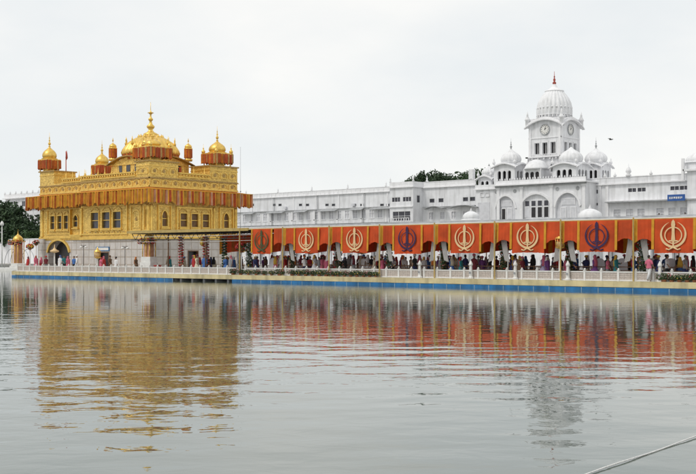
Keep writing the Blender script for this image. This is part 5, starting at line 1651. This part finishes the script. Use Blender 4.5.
def make_person(pose, dress, head):
    """front is -Y; 1.68 m tall"""
    t = thing('person', (0,0,0), None, 'person', 'people on the causeway and temple platform')
    st = {'stand': .06, 'walk': .26, 'reach': .05}[pose]
    hipz = .86 if pose != 'walk' else .84
    arm = {'stand': ((.20,.0,1.12),(.23,-.03,.90),(.235,-.07,.80)), 'walk': ((.22,.08,1.13),(.22,.02,.92),(.215,-.04,.83)), 'reach': ((.22,-.02,1.14),(.17,-.24,1.12),(.11,-.32,1.16))}[pose]
    arm2 = {'stand': ((.20,.0,1.12),(.22,-.05,.90),(.22,-.09,.80)), 'walk': ((.22,-.06,1.13),(.2,-.18,.96),(.19,-.24,.89)), 'reach': ((.21,.0,1.12),(.22,-.04,.90),(.22,-.08,.80))}[pose]
    V = [(0,0,hipz+.06),(0,0,1.08),(0,.01,1.28),(0,.005,1.40),(0,-.005,1.47),(0,-.012,1.56),(0,-.01,1.63)]
    Rr = [(.15,.11),(.13,.095),(.165,.105),(.06,.055),(.052,.055),(.078,.092),(.06,.075)]
    E = [(i,i+1) for i in range(6)]
    def chain(frm, pts, rs):
        p = frm
        for q, r_ in zip(pts, rs):
            V.append(q); Rr.append(r_); E.append((p, len(V)-1)); p = len(V)-1
    f1, f2 = st, -st
    chain(0, [(.085,0,hipz-.04),(.09,-f1*.55,.47),(.095,-f1*.7+.03,.1),(.1,-f1*.7-.08,.03)], [.085,.055,.037,(.04,.03)])
    chain(0, [(-.085,0,hipz-.04),(-.09,-f2*.35,.47),(-.095,-f2*.8+.05,.11 if pose != 'walk' else .14),(-.1,-f2*.8-.06,.03 if pose != 'walk' else .06)], [.085,.055,.037,(.04,.03)])
    chain(2, [(.17,.01,1.33)]+[tuple(a) for a in arm], [.055,.042,.032,(.042,.02)])
    chain(2, [(-.17,.01,1.33)]+[(-a[0],a[1],a[2]) for a in arm2], [.055,.042,.032,(.042,.02)])
    me = skin_mesh(V, E, Rr, 0)
    # fingers, thumb, nose and ears welded into the same mesh
    mb = MB()
    for s, A in ((1, arm), (-1, arm2)):
        w = Vector((s*A[1][0], A[1][1], A[1][2])); h = Vector((s*A[2][0], A[2][1], A[2][2])); d = (h-w).normalized()
        side = d.cross(Vector((1,0,0))).normalized()
        for k, ln in enumerate((.065,.075,.07,.055)):
            b = h + side*(.024-.016*k) + d*.01
            mb.tube([b, b+d*ln*.55+Vector((-s*.008,0,0)), b+d*ln+Vector((-s*.022,0,0))], [.009,.008,.006], 5)
        b = h - d*.03 + side*.03; mb.tube([b, b+d*.03+side*.022, b+d*.055+side*.024], [.01,.009,.007], 5)
    mb.tube([(0,-.098,1.60),(0,-.118,1.57),(0,-.105,1.555)], [.008,.014,.01], 5)
    mb.tube([(-.022,-.096,1.532),(0,-.104,1.53),(.022,-.096,1.532)], [.004,.007,.004], 5)
    for s in (-1,1): mb.tube([(s*.074,0,1.60),(s*.088,.008,1.58),(s*.076,0,1.55)], [.008,.012,.008], 5)
    o0 = len(me.vertices)
    vv = [tuple(v.co) for v in me.vertices] + [tuple(v) for v in mb.v]
    ff = [tuple(p.vertices) for p in me.polygons] + [tuple(i+o0 for i in f) for f in mb.f]
    bm_ = bpy.data.meshes.new('body'); bm_.from_pydata(vv, [], ff); bm_.materials.append(SK[0])
    bm_.polygons.foreach_set('use_smooth', [True]*len(bm_.polygons)); bm_.update()
    body = bpy.data.objects.new('body', bm_); COL.objects.link(body); body.parent = t; ORI[body] = Vector((0,0,0))
    e = MB().use(hair_m)
    for s in (-1,1): e.lathe(s*.03, -.092, [(.003,1.583),(.010,1.588),(.003,1.594)], 6)
    e.build('eyes', body)
    w = CL['white']
    # top
    k = MB().use(w)
    low = {'shirt': .84, 'kurta': .55, 'robe': .07, 'suit': .5}[dress]
    rg = [(0,.0,1.43,.075,.065),(0,.005,1.40,.13,.085),(0,.01,1.36,.195,.115),(0,.01,1.25,.195,.13),(0,0,1.08,.16,.12),(0,0,.95,.185,.135)]
    if low < .9:
        fl = {'shirt': .19, 'kurta': .23, 'robe': .27, 'suit': .26}[dress]
        zz = .95
        nseg = 5
        for i in range(1, nseg+1):
            u = i/nseg; rg.append((0, 0, .95+(low-.95)*u, .185+(fl-.185)*u, .135+(fl*.8+ (st*.6 if low < .6 else 0)-.135)*u))
    loft(k, rg, 20)
    for s, A in ((1, arm), (-1, arm2)):
        P = [(s*.165,.01,1.345), (s*A[0][0],A[0][1],A[0][2])]
        e1 = Vector((s*A[0][0],A[0][1],A[0][2])); e2 = Vector((s*A[1][0],A[1][1],A[1][2]))
        if dress != 'shirt': P += [tuple(e1.lerp(e2,.5)), tuple(e1.lerp(e2,.92))]; rr = [.075,.06,.055,.052]
        else: P += [tuple(e1.lerp(e2,.15))]; rr = [.075,.062,.06]
        k.tube(P, rr, 8)
    k.build('robe' if dress == 'robe' else 'tunic', t)
    if dress != 'robe':
        q = MB().use(w)
        for s, f, lift in ((1, f1, 0), (-1, f2, .03 if pose == 'walk' else 0)):
            kk = .55 if s > 0 else .35; an = .7 if s > 0 else .8
            q.tube([(s*.08,0,.93),(s*.088,0,hipz-.1),(s*.09,-f*kk,.47),(s*.095,-f*an+.03,.09+lift)], [.11,.11,.085,.068], 10)
        q.build('trousers', t)
    # head
    if head == 'turban':
        q = MB().use(w); q.lathe(0, .005, [(.085,1.595),(.112,1.62),(.122,1.66),(.112,1.70),(.07,1.74),(.02,1.76)], 14)
        q.tube([(.09,-.05,1.62),(0,-.115,1.68),(-.09,-.05,1.63)], [.02,.028,.02], 6); q.build('turban', t)
        b = MB().use(hair_m); b.lathe(0, -.065, [(.008,1.455),(.035,1.48),(.048,1.515),(.035,1.535)], 8); b.build('beard', t)
    elif head == 'veil':
        q = MB().use(w)
        loft(q, [(0,.035,1.70,.03,.03),(0,.03,1.685,.07,.075),(0,.03,1.64,.095,.1),(0,.04,1.56,.1,.095),(0,.05,1.47,.12,.085),(0,.045,1.38,.19,.12),(0,.06,1.2,.21,.13),(0,.075,.95,.2,.1)], 16)
        q.build('veil', t)
    else:
        q = MB().use(hair_m)
        loft(q, [(0,.02,1.70,.03,.03),(0,.015,1.685,.065,.075),(0,.015,1.64,.083,.093),(0,.03,1.58,.083,.08),(0,.045,1.52,.06,.05)], 12); q.build('hair', t)
    return t
combos = [('stand','kurta','turban'),('walk','kurta','turban'),('stand','suit','veil'),('walk','suit','veil'),('stand','shirt','turban'),('walk','shirt','hair'),('reach','kurta','veil'),('stand','robe','veil'),('stand','shirt','hair')]
protos = [make_person(*c) for c in combos]
kids = kidmap()
used = set()
names_ = {'tunic': 0, 'robe': 0, 'trousers': 1, 'turban': 2, 'veil': 2}
def recolor(o, cols, sk):
    for c in [c for c in KM.get(o, [])]:
        base = c.name.split('.')[0]
        if base in names_:
            c.material_slots[0].link = 'OBJECT'; c.material_slots[0].material = CL[cols[names_[base]]]
        if base == 'body':
            c.material_slots[0].link = 'OBJECT'; c.material_slots[0].material = SK[sk]
KM = dict(kids)
def copy_p(o):
    c = o.copy(); COL.objects.link(c); KM[c] = []
    for k in kids.get(o, []):
        d = k.copy(); COL.objects.link(d); d.parent = c; KM[c].append(d); KM[d] = []
        for g in kids.get(k, []):
            e = g.copy(); COL.objects.link(e); e.parent = d; KM[d].append(e)
    return c
seen = {}
def put(ci, x, y, rz, cols, where, z=.6, sc_=None, sk=None):
    o = None
    pose, dress, head = combos[ci]
    d = {'shirt': '%s shirt, %s trousers', 'kurta': '%s tunic, %s trousers', 'suit': '%s smock, %s trousers', 'robe': '%s robe'}[dress]
    d = d % ((cols[0], cols[1]) if dress != 'robe' else (cols[0],))
    hd = {'turban': '%s turban' % cols[2], 'veil': '%s veil' % cols[2], 'hair': 'bare head'}[head]
    lab = 'person in %s, %s %s' % (d, hd, where)
    if lab in seen: return None
    o = protos[ci] if ci not in used else copy_p(protos[ci]); used.add(ci)
    o.location = (x, y, z); o.rotation_euler.z = rz
    s = sc_ or rnd.uniform(.93, 1.06); o.scale = (s,s,s)
    recolor(o, cols, rnd.randrange(2) if sk is None else sk)
    seen[lab] = 1; o['label'] = lab
    return o
zones = []
for k in range(0, 8):
    X = P0 + PER/2 - PER*k
    zones.append((X-1.6, X+1.6, 'under the %s banner from the right' % ordn[k], 13 if k < 5 else 18))
    X2 = P0 - PER*k
    zones.append((X2-1.0, X2+1.0, 'by the %s pole from the right' % ordn[k], 7 if k < 5 else 9))
zones.append((-73.5,-70,'left of the dark red flower basket', 13))
zones.append((-78.5,-74.2,'near the green garlanded column', 11))
zones.append((-84.5,-79.5,'by the temple side wall', 6))
pal_top = ['white','white','pink','cream','navy','grey','maroon','blue','purple','white','black','lilac','teal','red','brown','grey','black','maroon','navy']
pal_head = ['orange','navy','white','yellow','black','pink','red','maroon','blue','cream']
pr_ = random.Random(21)
cnt = 0
for (a, b, where, n) in zones:
    xs = [a+(b-a)*(i+.5)/n + pr_.uniform(-.12,.12) for i in range(n)]
    for i, x in enumerate(xs):
        for _try in range(10):
            ci = pr_.randrange(9)
            cols = (pr_.choice(pal_top), pr_.choice(['white','black','grey','navy','cream']), pr_.choice(pal_head))
            key = (where, ci, cols)
            y = pr_.choice([64.9, 65.9, 66.4, 67.1, 68.3])
            rz = pr_.choice([PI/2, -PI/2, PI/2, -PI/2, .3, PI]) + pr_.uniform(-.4,.4)
            if key not in seen:
                seen[key] = 1; break
        put(ci, x, y, rz, cols, where); cnt += 1
# temple platform crowd
for px, Y, ci, cols, rz in ((46,66.5,4,('maroon','grey','red'),1.2),(28,66.2,2,('red','cream','maroon'),0),(36,66,3,('pink','white','red'),1.4),(41,66.8,7,('red','red','pink'),-1.2),(60,66.5,2,('white','white','blue'),.2),(64,66,5,('teal','black','black'),1.5),(68,67,3,('pink','white','pink'),1.3),(74,66,8,('blue','black','black'),.4),(77,66,0,('white','white','white'),-.6),(101,66.5,6,('pink','cream','red'),.1),(104,66,2,('red','white','pink'),1.9),(116,66,0,('white','white','black'),.2),(110,66.6,1,('brown','brown','brown'),1.6),(136,66.3,3,('brown','cream','orange'),1.6)):
    put(ci, wx(px,Y), Y, rz, cols, '%s' % ('left of the arched gateway' if px < 47 else 'before the arched gateway' if px < 70 else 'right of the arched gateway' if px < 90 else 'before the front doorway' if px < 112 else 'left of the gold-domed shrine'))
put(5, wx(649, YF+.22), YF+.22, PI*.9, ('pink','white','black'), 'standing on the outer ledge', z=.63, sc_=1.0)
for px, ci, cols, wh in ((659,4,('white','grey','black'),'leftmost on the ledge above the canopy'),(685,0,('navy','white','black'),'on the ledge under the blue signboard'),(694,8,('cream','grey','black'),'rightmost on the ledge above the canopy')):
    put(ci, wx(px,159.4), 159.4, .3, cols, wh, z=7.4)
print('people', cnt)

# ------------------------------------------------------------------ world, sun, camera
w = bpy.data.worlds.new('World'); sc.world = w; w.use_nodes = True
N, L = w.node_tree.nodes, w.node_tree.links
bg = N['Background']; out = N['World Output']
sky = N.new('ShaderNodeTexSky'); sky.sky_type = 'NISHITA'; sky.sun_disc = False
SE, SAZ = R(52), R(200)
sky.sun_elevation = SE; sky.sun_rotation = SAZ
L.new(sky.outputs[0], bg.inputs['Color']); bg.inputs['Strength'].default_value = .1
tc = N.new('ShaderNodeTexCoord')
mp = N.new('ShaderNodeMapping'); mp.inputs['Scale'].default_value = (1, 1, 2.6); L.new(tc.outputs['Generated'], mp.inputs['Vector'])
no = N.new('ShaderNodeTexNoise'); no.inputs['Scale'].default_value = 2.6; no.inputs['Detail'].default_value = 6; no.inputs['Roughness'].default_value = .5; L.new(mp.outputs[0], no.inputs['Vector'])
cr = N.new('ShaderNodeValToRGB')
cr.color_ramp.elements[0].position = .36; cr.color_ramp.elements[0].color = (.85,.88,.89,1)
cr.color_ramp.elements[1].position = .58; cr.color_ramp.elements[1].color = (.985,.98,.955,1)
L.new(no.outputs['Fac'], cr.inputs[0])
bg2 = N.new('ShaderNodeBackground'); bg2.inputs['Strength'].default_value = 1.03; L.new(cr.outputs[0], bg2.inputs['Color'])
mx = N.new('ShaderNodeMixShader'); mx.inputs[0].default_value = .93
L.new(bg.outputs[0], mx.inputs[1]); L.new(bg2.outputs[0], mx.inputs[2]); L.new(mx.outputs[0], out.inputs['Surface'])

sd = bpy.data.lights.new('Sun', 'SUN'); sd.energy = 1.3; sd.angle = R(14); sd.color = (1, .96, .9)
so = bpy.data.objects.new('Sun', sd); COL.objects.link(so)
# light comes from behind-left of the camera
dirv = Vector((math.sin(SAZ)*math.cos(SE), math.cos(SAZ)*math.cos(SE), math.sin(SE)))
so.rotation_euler = dirv.to_track_quat('Z', 'Y').to_euler()

cam = bpy.data.cameras.new('Camera'); co = bpy.data.objects.new('Camera', cam); COL.objects.link(co)
co.location = (0, 0, CAMZ); co.rotation_euler = (PI/2, 0, YAW)
cam.sensor_width = 36; cam.lens = 36*FPX/696; cam.shift_y = (HOR-237)/696
cam.clip_end = 6000; cam.clip_start = .1
sc.camera = co
sc.view_settings.view_transform = 'Standard'; sc.view_settings.look = 'None'; sc.view_settings.exposure = 0; sc.view_settings.gamma = 1
sc.view_settings.use_curve_mapping = False
